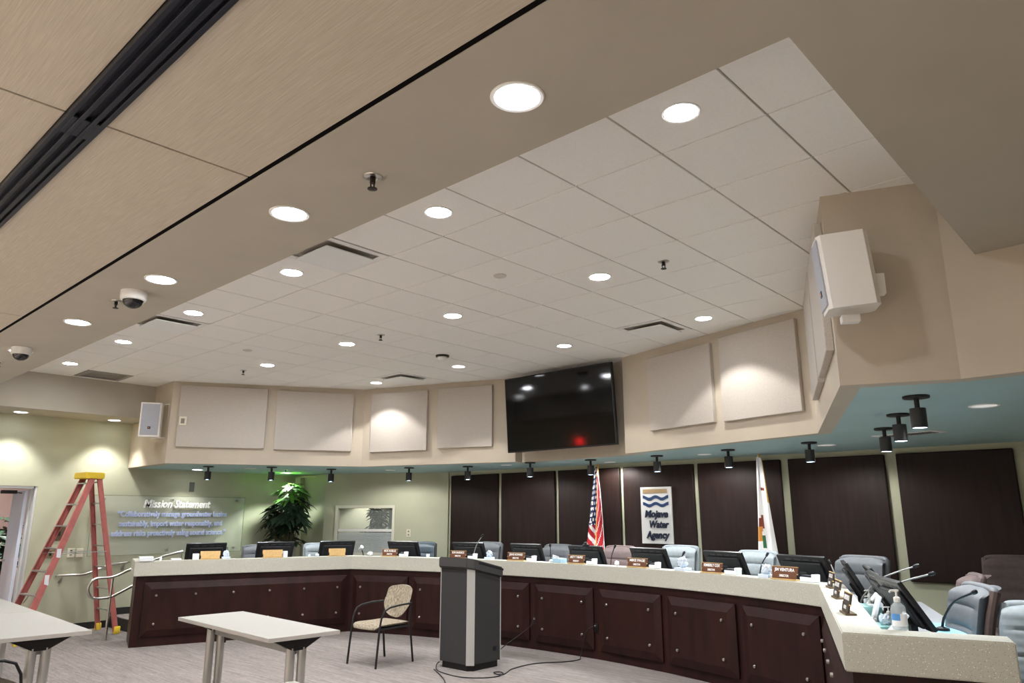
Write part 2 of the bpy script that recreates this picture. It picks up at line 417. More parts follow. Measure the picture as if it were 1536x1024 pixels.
# interior window with half-lowered blind
def wp(s, z, o=0):
    p = W1+WD*s+WN*o; return (p.x, p.y, z)
wx = (WD.x, WD.y, 0)
WM = Matrix(((WD.x, WN.x, 0, W1.x), (WD.y, WN.y, 0, W1.y), (0, 0, 1, 0), (0, 0, 0, 1)))
fw = .05
b = MB()
b.box(WS0, -.025, WZ0, WS0+fw, .06, WZ1, WM); b.box(WS1-fw, -.025, WZ0, WS1, .06, WZ1, WM); b.box(WS0+fw, -.025, WZ1-fw, WS1-fw, .06, WZ1, WM); b.box(WS0+fw, -.025, WZ0, WS1-fw, .06, WZ0+fw, WM)
win = b.build('window_1', mat('cream_window_frame', (216, 214, 196), .5), kind='structure', smooth=0)
MB().box(WS0+fw, .035, WZ0+fw, WS1-fw, .042, WZ1-fw, WM).build('window_pane', GLASSW, win, 0)
MB().box(-.6, 1.75, 0, 3.0, 1.85, 2.4, WM).build('wall_back_room', OLIVE, kind='structure', smooth=0)
MB().box(-.7, .122, 0, -.6, 1.85, 2.4, WM).build('wall_back_room_side', OLIVE, kind='structure', smooth=0)
MB().box(1.02, .60, 0, 3.0, .66, 2.4, WM).build('wall_back_room_partition', mat('slate_partition', (78, 88, 86), .6), kind='structure', smooth=0)
MB().box(-.7, .122, 2.36, 3.0, 1.85, 2.4, WM).build('ceiling_back_room', BEIGE, kind='structure', smooth=0)
q = WM @ Vector((.1, 1.35, 2.36))
t = thing('window_blind', 'silver horizontal slat blind covering the lower half of the interior window', 'blind', (W1.x, W1.y, 0), math.atan2(WD.y, WD.x))
MB().box(WS0+fw+.004, .0, 1.385, WS1-fw-.004, .032, 1.43, None, .004).build('head_rail', TRIMW, t, 0)
b = MB(); z = 1.03
while z < 1.375:
    b.box(WS0+fw+.006, -.013, -.001, WS1-fw-.006, .013, .001, Matrix.Translation((0, .016, z)) @ Matrix.Rotation(R(38), 4, 'X')); z += .0235
b.build('slats', BLINDM, t, 0)

# ------------------------------------------------------------------ ceiling fixtures
DL = None
def downlight(loc, label, group, power, r=.098, lens=LENS, ang=100, col=(1, .985, .955), blend=.35):
    t = thing('recessed_downlight', label, 'ceiling light', loc, 0, group)
    MB().lathe([(r, .0), (r, -.004), (r*.96, -.007), (r*.84, -.005), (r*.82, .0)], 32).build('trim_ring', TRIMW, t)
    MB().lathe([(r*.83, .0005), (r*.83, -.002), (0, -.0035)], 32).build('lens', lens, t)
    if power: lamp_spot((loc[0], loc[1], loc[2]-.03), power, ang, blend, col)
    return t
P0 = 17
order = ['first', 'second', 'third', 'fourth', 'fifth', 'sixth']
xs = [-4.74, -2.91, -1.083, .746, 2.575, 4.40]
for i, x in enumerate(xs):
    downlight((x, 3.0, ZT), 'round downlight in the tile row along the near soffit, %s from the ladder end' % order[i], 'downlights in the tiled ceiling', P0*.5, lens=LENSN)
for i, x in enumerate(xs[1:5]):
    downlight((x, 4.83, ZT), 'round downlight in the middle tile row, %s from the ladder end' % order[i], 'downlights in the tiled ceiling', P0)
for i, x in enumerate(xs[1:5]):
    downlight((x, 6.64, ZT), 'round downlight in the tile row nearest the television, %s from the ladder end' % order[i], 'downlights in the tiled ceiling', P0*.52, lens=LENSW2, ang=104, blend=.16)
for i, x in enumerate([-3.2, -1.675, -.165, 1.38, 2.907, 4.436, 5.97]):
    if i == 0 or i == 6: lab = 'round lit downlight in the plain soffit strip, %s' % ('beyond the dome cameras towards the doorway' if i == 0 else 'above the photographer, past the big bright one')
    else: lab = 'round lit downlight in the plain soffit strip, ' + ['half hidden behind the farther dome camera', 'between the two dome cameras', 'just past the nearer dome camera', 'beside the chrome sprinkler and farther than it', 'largest and nearest of the row'][i-1]
    downlight((x, 1.73, ZS), lab, 'downlights in the near soffit', P0*.4, lens=LENSW)
downlight((-6.285, 2.89, ZS), 'round lit downlight in the narrow soffit above the doorway', 'downlights over the entrance wall', P0*.75, ang=94, blend=.5, lens=LENSW2)
downlight((-6.27, 4.15, ZS), 'round lit downlight in the narrow soffit beside the small wall speaker', 'downlights over the entrance wall', P0*.75, ang=94, blend=.5, lens=LENSW2)
lows = [((-6.18, 5.50), 'round lit downlight in the low soffit above the mission lettering', LENSW2, 4.5, (1, .97, .9)),
        ((-5.21, 5.92), 'dim round downlight in the low soffit between mission lettering and plant', LENSD, 0, None),
        ((-5.94, 7.01), 'round greenish-white downlight in the low soffit right over the tall plant', LENSW2, 15, (.90, 1, .86)),
        ((3.13, 8.21), 'faint round downlight in the low soffit behind the sixth panel spotlight', LENSQ, 7, (1, .98, .92)),
        ((5.01, 6.0), 'largest faint round downlight in the low soffit past the big wall speaker', LENSQ, 4, (1, .98, .92))]
for (x, y), lab, ln, pw, col in lows:
    downlight((x, y, ZF), lab, 'downlights in the low soffit', pw, lens=ln, col=col or (1, 1, 1), ang=165 if ln is LENSQ else 110)
for x, y, lab in ((-3.9, 7.75, 'flat white disc light in the low soffit before the interior window'), (-1.6, 8.15, 'flat white disc in the low soffit by the second dark panel'), (-.1, 8.72, 'flat white disc in the low soffit behind the flag spotlight'), (1.55, 8.42, 'flat white disc in the low soffit above the pale flag')):
    downlight((x, y, ZF), lab, 'downlights in the low soffit', 7, lens=LENSQ, r=.085, ang=165, blend=.3)
for x, y in ((-4.5, -1.5), (-1.5, -1.5), (1.5, -1.5), (4.5, -1.5), (-3, -3.1), (0, -3.1), (3, -3.1), (6, -3.1)):  # unseen downlights added behind the camera to brighten the ceilings
    downlight((x, y, ZS), 'added fill downlight, out of view, in the wood ceiling behind the tables', 'added fill downlights in the wood ceiling', 150, lens=LENSR, ang=84, blend=.2)
downlight((-8.2, 3.2, 2.6), 'round lit downlight in the corridor ceiling beyond the doorway', 'corridor downlights', 40)

# supply diffusers and return grille
def diffuser(x, y, label):
    t = thing('air_diffuser', label, 'air vent', (x, y, ZT), 0, 'square ceiling air diffusers')
    h = S/2-.006
    b = MB(); w = .055
    b.box(-h, -h, -.004, h, -h+w, .006); b.box(-h, h-w, -.004, h, h, .006); b.box(-h, -h+w, -.004, -h+w, h-w, .006); b.box(h-w, -h+w, -.004, h, h-w, .006)
    b.build('frame', TRIMW, t, 0)
    MB().box(-h, -h, .10, h, h, .11).build('plenum', DARKGAP, t, 0)
    b = MB()
    for s in (-1, 1): b.box(s*h-.004, -h, .005, s*h+.004, h, .10); b.box(-h, s*h-.004, .005, h, s*h+.004, .10)
    b.build('neck', DARKGAP, t, 0)
    MB().box(-h+w+.03, -h+w+.03, -.036, h-w-.03, h-w-.03, -.026, None, .004).build('face_plate', mat('diffuser_plate', (232, 234, 232), .35), t, 0)
diffuser(1.356, 3.012, 'large white square air diffuser cut by the near soffit edge, nearest of its kind')
diffuser(-1.692, 3.012, 'white square air diffuser beside the near soffit, above the nearer dome camera')
diffuser(1.965, 6.67, 'white square air diffuser in the tiles above the two wide acoustic panels')
diffuser(-2.302, 6.67, 'white square air diffuser in the tiles above the paired panels beside the television')
t = thing('return_grille', 'dark louvred return grille in the tiles over the small wall speaker', 'air vent', (-5.35, 3.622, ZT))
h = S/2-.006
b = MB(); w = .06
b.box(-h, -h, -.004, h, -h+w, .006); b.box(-h, h-w, -.004, h, h, .006); b.box(-h, -h+w, -.004, -h+w, h-w, .006); b.box(h-w, -h+w, -.004, h, h-w, .006)
b.build('frame', mat('grey_grille', (150, 146, 138), .5), t, 0)
MB().box(-h, -h, .05, h, h, .06).build('plenum', DARKGAP, t, 0)
b = MB()
for k in range(14): b.box(-h+w, -.01, -.001, h-w, .01, .001, Matrix.Translation((0, -h+w+.02+k*.034, .012)) @ Matrix.Rotation(R(40), 4, 'X'))
b.build('louvres', mat('grey_louvre', (108, 102, 96), .5), t, 0)
t = thing('linear_grille', 'flat white slotted grille in the low soffit behind the three big spotlights', 'air vent', (4.1, 7.62, ZF), R(-15))
MB().box(-.3, -.12, -.006, .3, .12, -.0, None, .002).build('frame', TRIMW, t, 0)
b = MB()
for k in range(16): b.box(-.24+k*.031, -.08, -.008, -.225+k*.031, .08, -.0055)
b.build('slots', BLACKM, t, 0)

# sprinklers, detectors
def sprinkler(x, y, z, label, col, s=1, plate=True):
    t = thing('sprinkler_head', label, 'sprinkler', (x, y, z), 0, 'ceiling sprinklers')
    MB().lathe([(.038*s, 0), (.036*s, -.005), (.02*s, -.008), (.018*s, -.002)], 20).build('escutcheon', CHROME, t)
    b = MB().cyl(.011*s, -.028*s, 0, 12); b.bar((-.012*s, 0, -.02*s), (-.009*s, 0, -.05*s), .003*s, 6); b.bar((.012*s, 0, -.02*s), (.009*s, 0, -.05*s), .003*s, 6)
    b.build('body', col, t)
    MB().lathe([(.019*s, -.05*s), (.019*s, -.053*s), (.006*s, -.056*s)], 16).build('deflector', col, t)
sprinkler(3.541, 1.765, ZS, 'chrome sprinkler head in the near soffit beside the brightest downlight', mat('dark_bronze', (60, 52, 48), .4, metal=.7), 1.15)
sprinkler(.66, 1.72, ZS, 'dark sprinkler head in the near soffit touching the nearer dome camera', BLACKM)
sprinkler(-2.35, 1.72, ZS, 'dark sprinkler head in the near soffit past the farther dome camera', BLACKM)
sprinkler(3.173, 4.865, ZT, 'dark sprinkler head in the tiles nearest the big wall speaker', BLACKM, 1.2)
sprinkler(-.435, 4.83, ZT, 'dark sprinkler head in the tiles at the middle of the ceiling', BLACKM, 1.2)
sprinkler(-3.484, 4.79, ZT, 'dark sprinkler head in the tiles nearest the small wall speaker', BLACKM, 1.2)
sprinkler(3.55, 8.75, ZF, 'tiny dark sprinkler head in the low soffit above the sixth dark panel', BLACKM, .9)
sprinkler(-5.1, 6.5, ZF, 'tiny dark sprinkler head in the low soffit before the tall plant', BLACKM, .9)
for x, y, lab in ((1.972, 4.234, 'flat round grey cover plate in the tiles beyond the nearest row of lights'), (-2.262, 4.2, 'flat round grey cover plate in the tiles farther off, near the ladder end')):
    tag(MB().lathe([(.055, 0), (.055, -.006), (.046, -.012), (0, -.013)], 24).build('cover_plate', mat('cover_grey', (205, 200, 192), .5)), lab, 'cover plate', 'round ceiling cover plates').location = (x, y, ZT)
t = thing('smoke_detector', 'white smoke detector dome on a dark base in the tiles before the television', 'smoke detector', (-.725, 6.02, ZT))
MB().lathe([(.085, 0), (.085, -.02), (.07, -.024)], 24).build('base', BLACKM, t); MB().lathe([(.062, -.02), (.06, -.045), (.04, -.06), (0, -.062)], 24).build('dome', TRIMW, t)

# dome cameras
def domecam(x, y, label, s):
    t = thing('dome_camera', label, 'security camera', (x, y, ZS), 0, 'dome cameras on the soffit')
    MB().lathe([(.082*s, 0), (.082*s, -.045*s), (.076*s, -.06*s), (.066*s, -.062*s)], 28).build('housing', TRIMW, t)
    MB().lathe([(.066*s, -.058*s)]+[(.064*s*math.cos(a), -.06*s-.055*s*math.sin(a)) for a in [R(q) for q in (5, 20, 35, 50, 65, 80)]]+[(0, -.115*s)], 28).build('bubble', DOME, t)
domecam(.975, 1.72, 'nearer white dome security camera with smoked bubble, on the plain soffit', 1.0)
domecam(-1.52, 1.70, 'farther white dome security camera with smoked bubble, overlapping a downlight', 1.0)

# black cylinder spotlights under the low soffit
def spotcan():
    t = thing('cylinder_spotlight', '', 'spotlight', (0, 0, 0), 0, 'black cylinder spotlights over the dais')
    MB().lathe([(.08, 0), (.08, -.012), (.075, -.016), (.02, -.018)], 28).build('canopy', BLACKM, t)
    MB().cyl(.016, -.085, -.012, 14).build('stem', BLACKM, t)
    MB().lathe([(.046, -.08), (.048, -.082), (.048, -.205), (.045, -.207), (.044, -.2)], 26).build('can', mat('black_can', (44, 44, 46), .5), t)
    MB().cyl(.043, -.204, -.2, 24).build('lens', LENSB, t)
    return t
SP = [((-5.23, 5.24), 'above the mission lettering', .6), ((-4.65, 5.99), 'in front of the tall plant', 1), ((-4.38, 6.91), 'between plant and interior window', 1), ((-3.18, 7.56), 'before the bare olive wall beside the window', 1),
      ((-2.255, 7.97), 'before the first dark panel', 1.2), ((-.985, 7.99), 'before the second dark panel', 1), ((-.03, 8.16), 'shining brightest at the striped flag', 2.2), ((1.0, 8.19), 'before the logo panel', 1.4), ((2.07, 8.01), 'beside the pale flag', 1.6),
      ((3.10, 7.78), 'before the sixth dark panel', 1.6), ((4.07, 6.97), 'farthest of the three big ones near the wall speaker', 1.6), ((4.43, 6.07), 'middle of the three big ones near the wall speaker', 1.6), ((4.77, 5.22), 'largest and nearest one beside the wall speaker', 1.6)]
c0 = None
for (x, y), lab, k in SP:
    if c0 is None: c0 = spotcan(); o = c0; o.location = (x, y, ZF)
    else: o = dup(c0, (x, y, ZF), 0)
    o['label'] = 'black cylinder spotlight ' + lab
    lamp_spot((x, y, ZF-.215), 9*k, 100, .6, (.92, .97, 1.0), .04)

# ------------------------------------------------------------------ acoustic panels
def on_line(A, B, s, o=0):
    A = Vector(A); B = Vector(B); d = (B-A).normalized(); n = Vector((d.y, -d.x)); p = A+d*s+n*o; return p
def acoustic(A, B, s0, s1, z0, z1, label, th=.05):
    A_ = Vector(A); B_ = Vector(B); d = (B_-A_).normalized(); n = Vector((d.y, -d.x))
    M = Matrix(((d.x, n.x, 0, A_.x), (d.y, n.y, 0, A_.y), (0, 0, 1, 0), (0, 0, 0, 1)))
    o = MB().box(s0, .0005, z0, s1, th, z1, M, .006).build('acoustic_panel', FABRIC, smooth=0)
    tag(o, label, 'acoustic panel', 'fabric acoustic panels on the upper walls')
def sl(A, P): return (Vector(P)-Vector(A)).length
acoustic(C5, C4, .12, 1.36, 2.65, 3.57, 'shaded grey fabric acoustic panel carrying the thermostat, next to the small speaker')
acoustic(C5, C4, 1.5, 2.66, 2.64, 3.55, 'grey fabric acoustic panel between the thermostat panel and the inner wall corner')
acoustic(C4, N1, .17, 1.18, 2.62, 3.54, 'brightly scalloped fabric acoustic panel just past the inner wall corner')
acoustic(C4, N1, 1.36, 2.27, 2.64, 3.55, 'fabric acoustic panel directly beside the television, window side')
acoustic(N2, C2, .5, 1.5, 2.64, 3.52, 'fabric acoustic panel directly beside the television, flag and logo side')
acoustic(N2, C2, 1.63, 2.6, 2.63, 3.55, 'brightly scalloped fabric acoustic panel nearest the big wall speaker')
acoustic(C2, C1, .55, 1.5, 2.64, 3.52, 'fabric acoustic panel seen edge-on, the farther behind the big wall speaker')
acoustic(C2, C1, 1.6, 2.6, 2.65, 3.50, 'fabric acoustic panel seen edge-on, the nearer behind the big wall speaker')
p = on_line(C5, C4, .19, .052)
t = thing('thermostat', 'small ivory wall thermostat on the shaded acoustic panel', 'thermostat', (p.x, p.y, 3.03), math.atan2(C4[1]-C5[1], C4[0]-C5[0]))
MB().box(-.05, -.022, -.065, .05, 0, .065, None, .005).build('plate', CREAM, t); MB().box(-.025, -.026, -.038, .025, -.02, .035).build('display', mat('grey_display', (142, 134, 118), .4), t, 0)

# ------------------------------------------------------------------ television
t = thing('television', 'large black wall television showing reflections of ceiling lights', 'television', (-.11, 7.60, 2.52), R(0))
Mt = Matrix.Rotation(R(4), 4, 'X')
MB().box(-.925, -.03, 0, .925, .02, 1.045, Mt, .006).build('housing', BLACKP, t)
MB().box(-.91, -.033, .018, .91, -.029, 1.03, Mt).build('screen', mat('television_glass', (5, 5, 7), .07, spec=.5), t, 0)
MB().box(-.3, .02, .3, .3, .17, .75).build('bracket', BLACKM, t, 0)

# ------------------------------------------------------------------ wall speakers
def wall_speaker(loc, rz, label, tilt, w=.27, d=.31, h=.5):
    t = thing('wall_speaker', label, 'speaker', loc, rz, 'white wall speakers')
    SW = mat('speaker_white', (226, 222, 216), .55)
    # local -Y is the front; plan tapers to the back
    M = Matrix.Rotation(tilt, 4, 'X')
    b = MB().prism([(-w/2, -d/2+.02), (-w/2+.03, -d/2), (w/2-.03, -d/2), (w/2, -d/2+.02), (w/2, d*.40), (w*.36, d/2), (-w*.36, d/2), (-w/2, d*.40)], -h/2, h/2, M)
    b.build('cabinet', SW, t, 20)
    MB().box(-w/2+.022, -d/2-.008, -h/2+.025, w/2-.022, -d/2+.004, h/2-.02, M, .004).build('grille', mat('speaker_mesh', (176, 178, 186), .6, noise=.15, nscale=300), t, 0)
    MB().box(-.02, -d/2-.012, -h*.24-.018, .02, -d/2-.007, -h*.24+.018, M).build('badge', BLACKP, t, 0)
    text('badge_lettering', 'JBL', .018, .0008, mat('badge_orange', (226, 150, 90), .5), t, M @ basis((0, -d/2-.0125, -h*.24), (1, 0, 0)))
    return t
sp = wall_speaker((4.70, 4.30, 3.03), math.atan2(-.88, .47)-0 , 'big white wall speaker with grey mesh front, mounted at the corner above the dais', R(4), w=.22, d=.28, h=.445)
sp.rotation_euler = (0, 0, math.atan2(-.47, -.88)+PI/2)
b = MB().box(.12, -.03, -.12, .16, .03, -.06); 
MB().cbox((0, .0, -.275), (.07, .10, .045), None, .006).build('under_bracket', TRIMW, sp, 0)
MB().box(-.03, .14, -.14, .03, .20, -.02).build('wall_bracket', TRIMW, sp, 0)
sp2 = wall_speaker((-5.22, 4.30, 3.04), 0, 'small-looking white wall speaker far off above the step ladder', R(3), w=.28, d=.24, h=.5)
sp2.rotation_euler = (0, 0, math.atan2(-.50, .87)+PI/2)
MB().tube([(.02, .1, .24), (.22, .02, .25), (.22, .05, -.25), (.02, .0, -.262)], .006, 6).build('wire_bracket', TRIMW, sp2)
MB().box(-.025, .1, -.1, .025, .2, 0).build('wall_bracket', TRIMW, sp2, 0)

# ------------------------------------------------------------------ dark wall panels, sign, flags
PX = [(-3.58, -2.49), (-2.41, -1.31), (-1.24, -.125), (-.065, 1.045), (1.11, 2.235), (2.33, 3.44), (3.56, 4.68)]
nm = ['nearest the bare olive wall', 'second from the bare olive wall', 'behind the striped flag', 'carrying the logo sign', 'behind the pale flag', 'next to last before the dais corner', 'last and largest, behind the brown chair']
for (a, c), l in zip(PX, nm):
    A = (a, wy(a)); B = (c, wy(c)); d = (Vector(B)-Vector(A)).normalized(); n = Vector((d.y, -d.x))
    M = Matrix(((d.x, n.x, 0, a), (d.y, n.y, 0, wy(a)), (0, 0, 1, 0), (0, 0, 0, 1)))
    L = (Vector(B)-Vector(A)).length
    o = MB().box(0, .001, .955, L, .055, 2.345, M, .012).build('wood_wall_panel', DARKP, smooth=0)
    tag(o, 'tall dark wood wall panel ' + l, 'wall panel', 'dark wood panels on the back wall')
ty = wy(.48)-.056
t = thing('logo_sign', 'pale upright sign with waves and navy agency lettering on a dark wall panel', 'sign', (.478, ty, 1.285), math.atan(.0376))
MB().box(-.24, -.03, 0, .24, -.002, .765, None, .004).build('panel', SIGNW, t, 0)
MB().box(-.20, -.036, .68, .18, -.029, .735).build('bar', TANB, t, 0)
for zc in (.615, .525):
    b = MB(); P1, P2 = [], []
    pts = []
    for i in range(41):
        u = i/40; x = -.20+.40*u; z = zc+.016*math.cos(u*2*PI*2.0)
        pts.append((x, z))
    for (xa, za), (xb, zb) in zip(pts, pts[1:]):
        h = .021
        vs = [b.b.verts.new(q) for q in ((xa, -.036, za-h), (xb, -.036, zb-h), (xb, -.036, zb+h), (xa, -.036, za+h), (xa, -.03, za-h), (xb, -.03, zb-h), (xb, -.03, zb+h), (xa, -.03, za+h))]
        for q in ((0, 1, 2, 3), (0, 4, 5, 1), (3, 2, 6, 7)): b.b.faces.new([vs[k] for k in q])
    bmesh.ops.remove_doubles(b.b, verts=b.b.verts, dist=1e-5)
    b.build('wave', NAVY, t, 0)
for body, z, w, x in (('Mojave', .395, .36, 0), ('Water', .255, .30, .03), ('Agency', .115, .36, .01)):
    text('lettering', body, .135, .006, NAVYD, t, basis((x, -.04, z), (1, 0, 0)), shear=.22, bold=.004, width=w)

def flag(name, label, x, y, zb, zt, wt, wb, painter, mats, nf, side, group=None, lean=0):
    t = thing(name, label, 'flag', (x, y, 0))
    NU, NV = 44, 120
    P = []
    for j in range(NV+1):
        v = j/NV; z = zt+(zb-zt)*v
        w = wt+(wb-wt)*v**.8
        row = []
        for i in range(NU+1):
            u = i/NU
            a = .35*w*(.25+.75*v)
            fx = (u-side)*w+lean*v+.012*math.sin(u*nf*2*PI*.5+v*3)
            fy = -.035-a*.45*math.sin(u*nf*PI+.6*v)-.02*v
            row.append((fx, fy, z-.05*abs(u-side)*(1-v)))
        P.append(row)
    b = MB(); F = b.grid(P)
    k = 0
    for j in range(NV):
        for i in range(NU):
            F[k].material_index = painter((i+.5)/NU, (j+.5)/NV); k += 1
    o = b.build('cloth', mats, t, 60, recalc=False)
    sm = o.modifiers.new('thickness', 'SOLIDIFY'); sm.thickness = .004
    MB().bar((0, 0, .2), (0, 0, zt+.02), .013, 12).build('pole', GOLD, t)
    MB().lathe([(.13, .17), (.13, .19), (.03, .21), (.014, .22)], 24).build('base', GOLD, t)
    MB().lathe([(.012, zt+.015), (.022, zt+.025), (.012, zt+.035), (0, zt+.05)], 14).build('finial', GOLD, t)
    return t
def us(u, v):
    if u < .05 and v > .45: return 3
    if v < .62 and (u < .6 or v < .42) and not (u > .62):
        r = int(v*17); c = u*7+(.5 if r % 2 else 0)
        dv = (v*17) % 1-.5; du = c % 1-.5
        if du*du+dv*dv*.7 < .075: return 1
        if v > .34 and u < .22 and ((v*14) % 1) < .3: return 1
        return 0
    if .60 < u < .645: return 3
    if u >= .645:
        if u > .93: return 1
        return 1 if (int(u*40)+int(v*46)) % 7 == 0 else 2
    q = (v*8.5-u*3.2) % 1
    return 2 if q < .55 else 1
flag('national_flag', 'star spangled red white and blue flag hanging furled on a gold pole', -.42, 8.86, 1.02, 2.36, .05, .34, us, [FBLUE, FWHITE, RED, GOLD], 4, .6)
def ca(u, v):
    if u > .82 and v < .40: return 3
    if .62 < v < .66 and u < .35: return 2
    if .52 < v < .63 and .12 < u < .42: return 4 if v > .54 or u > .3 else 0
    if .66 < v < .74 and .0 < u < .30: return 2
    if .69 < v < .80 and .30 < u < .42: return 5
    if .82 < v < .9 and .22 < u < .40 and (int(v*90)+int(u*30)) % 2: return 6
    if abs(v-.29) < .012 and abs(u-.55) < .12: return 4
    return 0
flag('state_flag', 'white furled flag with brown and green emblem patches hanging on a gold pole', 2.06, 8.86, 1.0, 2.385, .06, .27, ca, [FWHITE, FWHITE, FTAN, GOLD, FBROWN, FGREEN, BLACKM], 3, .3, lean=.0)

# ------------------------------------------------------------------ mission lettering on acrylic sheet
XM = XW+.075
t = thing('acrylic_sign', 'clear acrylic sheet on standoffs carrying the raised mission statement lettering', 'sign', (0, 0, 0))
MB().box(XM-.006, 4.1, 1.06, XM, 6.58, 1.975).build('sheet', ACRY, t, 0)
EDG = mat('acrylic_edge', (112, 118, 92), .3)
for y0, y1, z0, z1 in ((4.1, 6.58, 1.972, 1.978), (4.1, 6.58, 1.056, 1.062), (6.577, 6.583, 1.056, 1.978), (4.097, 4.103, 1.056, 1.978)):
    MB().box(XM-.007, y0, z0, XM+.001, y1, z1).build('sheet_edge', EDG, t, 0)
for y in (4.25, 5.30, 6.45):
    for z in (1.12, 1.92):
        MB().cyl(.014, -.075, .012, 14, Matrix.Translation((XM, y, z)) @ Matrix.Rotation(PI/2, 4, 'Y')).build('standoff', CHROME, t)
MX = basis((0, 0, 0), (0, 1, 0))
def mtext(body, y0, y1, z, size, m, shear=0, dep=.012, bold=0):
    text('lettering_line', body, size, dep, m, t, Matrix.Translation((XM+dep+.001, (y0+y1)/2, z)) @ MX, shear=shear, bold=bold, width=(y1-y0))
mtext('Mission Statement', 4.83, 5.93, 1.845, .17, LETW, .25, .016, .004)
mtext('\u201cCollaboratively manage groundwater basins', 4.46, 6.25, 1.685, .115, LETS, 0, .012, .0045)
mtext('sustainably, import water responsibly, and', 4.50, 6.18, 1.535, .115, LETS, 0, .012, .0045)
mtext('address risks proactively using sound science.\u201d', 4.40, 6.26, 1.385, .115, LETS, 0, .012, .0045)
# wall devices
def plate(name, label, y, z, w, h, cat, extra=None, m=CREAM):
    t = thing(name, label, cat, (XW, y, z))
    MB().box(.0, -w/2, -h/2, .012, w/2, h/2, None, .003).build('plate', m, t, 0)
    if extra == 'duplex':
        MB().cbox((.013, 0, .025), (.006, .03, .035)).build('socket', BLACKP, t, 0); MB().cbox((.013, 0, -.028), (.006, .03, .018)).build('socket', mat('grey_socket', (130, 130, 128), .5), t, 0)
    if extra == 'knob': MB().cbox((.015, 0, 0), (.008, .03, .06)).build('rocker', BLACKM, t, 0)
plate('wall_box', 'dark call box on the olive wall seen between the ladder rails', 3.70, 1.40, .16, .20, 'wall box', 'knob', mat('bronze_box', (92, 74, 58), .4))
plate('outlet_plate', 'ivory outlet plate with dark socket, on the olive wall behind the ladder', 3.895, 1.115, .10, .13, 'outlet', 'duplex')
plate('blank_plate', 'blank ivory wall plate just past the outlet plate behind the ladder', 4.015, 1.112, .095, .125, 'wall plate')
plate('switch_plate', 'bronze switch plate partly behind the ladder front rail', 3.62, 1.115, .16, .12, 'switch', 'knob', mat('bronze_plate', (128, 112, 86), .4))
plate('grey_sensor', 'small grey sensor box high on the wall above the mission heading', 5.63, 2.14, .085, .16, 'sensor', None, mat('sensor_grey', (104, 108, 98), .5))
p = W1+WD*1.66
t = thing('wall_outlet', 'ivory duplex outlet on the bare wall beside the interior window', 'outlet', (p.x, p.y, 1.365), math.atan2(WD.y, WD.x))
MB().box(-.04, -.01, -.065, .04, 0, .065, None, .003).build('plate', CREAM, t, 0)
for z in (-.028, .028): MB().cbox((0, -.011, z), (.03, .006, .03)).build('socket', mat('tan_socket', (150, 140, 112), .5), t, 0)

# handrails
XR = XW+.08
t = thing('wall_handrail', 'brushed steel handrail fixed along the olive wall behind the ladder', 'handrail')
MB().tube([(XW+.02, 3.74, .79), (XR-.02, 3.745, .795), (XR, 3.77, .80), (XR, 4.06, .795), (XR, 4.12, .803), (XR, 4.38, .905), (XR, 4.44, .922), (XR, 4.70, .948), (XW+.03, 4.735, .95)], .017, 12).build('rail', CHROME, t)
for y, z in ((3.80, .80), (4.66, .945)):
    MB().tube([(XW+.003, y, z-.09), (XW+.05, y, z-.085), (XR, y, z-.017)], .009, 8).build('bracket', CHROME, t)
    MB().cyl(.028, 0, .006, 14, Matrix.Translation((XW+.001, y, z-.09)) @ Matrix.Rotation(PI/2, 4, 'Y')).build('rosette', CHROME, t)
t = thing('looped_handrail', 'freestanding looped steel handrail at the step beside the dais end', 'handrail', (-5.3, 0, 0))
loop = [(0, 5.0, 1.14), (0, 4.75, 1.09), (0, 4.374, .957), (0, 4.10, .838), (0, 4.03, .825), (0, 3.92, .824)]
for a in range(0, 181, 20):
    ang = R(90+a); loop.append((0, 3.885+.125*math.cos(ang)*1.0, .69+.135*math.sin(ang)))
loop += [(0, 3.93, .554), (0, 4.03, .556), (0, 4.10, .575), (0, 4.349, .695), (0, 4.75, .85), (0, 5.0, .93)]
MB().tube(loop, .0185, 12).build('rail', CHROME, t)
MB().bar((0, 4.06, .0), (0, 4.06, .81), .0185, 12).build('post', CHROME, t)
MB().bar((0, 4.98, .17), (0, 4.98, 1.13), .0185, 12).build('post', CHROME, t)
MB().lathe([(.045, 0), (.045, .006), (.02, .01)], 18, Matrix.Translation((0, 4.06, 0))).build('foot_flange', CHROME, t)

# ------------------------------------------------------------------ step ladder
t = thing('step_ladder', 'red fibreglass step ladder with yellow cap and feet, open by the olive wall', 'ladder', (-6.05, 3.72, 0), R(5))
FY, RY, TYF, TYR, TZ = -.64, .64, .10, .20, 2.21
def cv(name, a, b_, w, d, m, flip):   # C-channel rail from a to b
    a = Vector(a); b_ = Vector(b_); z = (b_-a).normalized(); x = Vector((1, 0, 0)); y = z.cross(x).normalized(); x = y.cross(z)
    M = Matrix((x, y, z)).transposed().to_4x4(); M.translation = a; L = (b_-a).length
    s = 1 if flip else -1
    b = MB(); b.box(-.004, -w/2, 0, .004, w/2, L, M)
    for q in (-1, 1): b.box(min(0, -s*d), q*w/2-.004, 0, max(0, -s*d), q*w/2+.004, L, M)
    return b.build(name, m, t, 0)
fl, fr = ((-.33, FY, 0), (-.165, TYF, TZ)), ((.33, FY, 0), (.165, TYF, TZ))
rl, rr = ((-.30, RY, 0), (-.15, TYR, TZ)), ((.30, RY, 0), (.15, TYR, TZ))
cv('front_rail', *fl, .074, .03, PINKF, False); cv('front_rail', *fr, .074, .03, PINKF, True)
cv('rear_rail', *rl, .06, .028, PINKF, False); cv('rear_rail', *rr, .06, .028, PINKF, True)
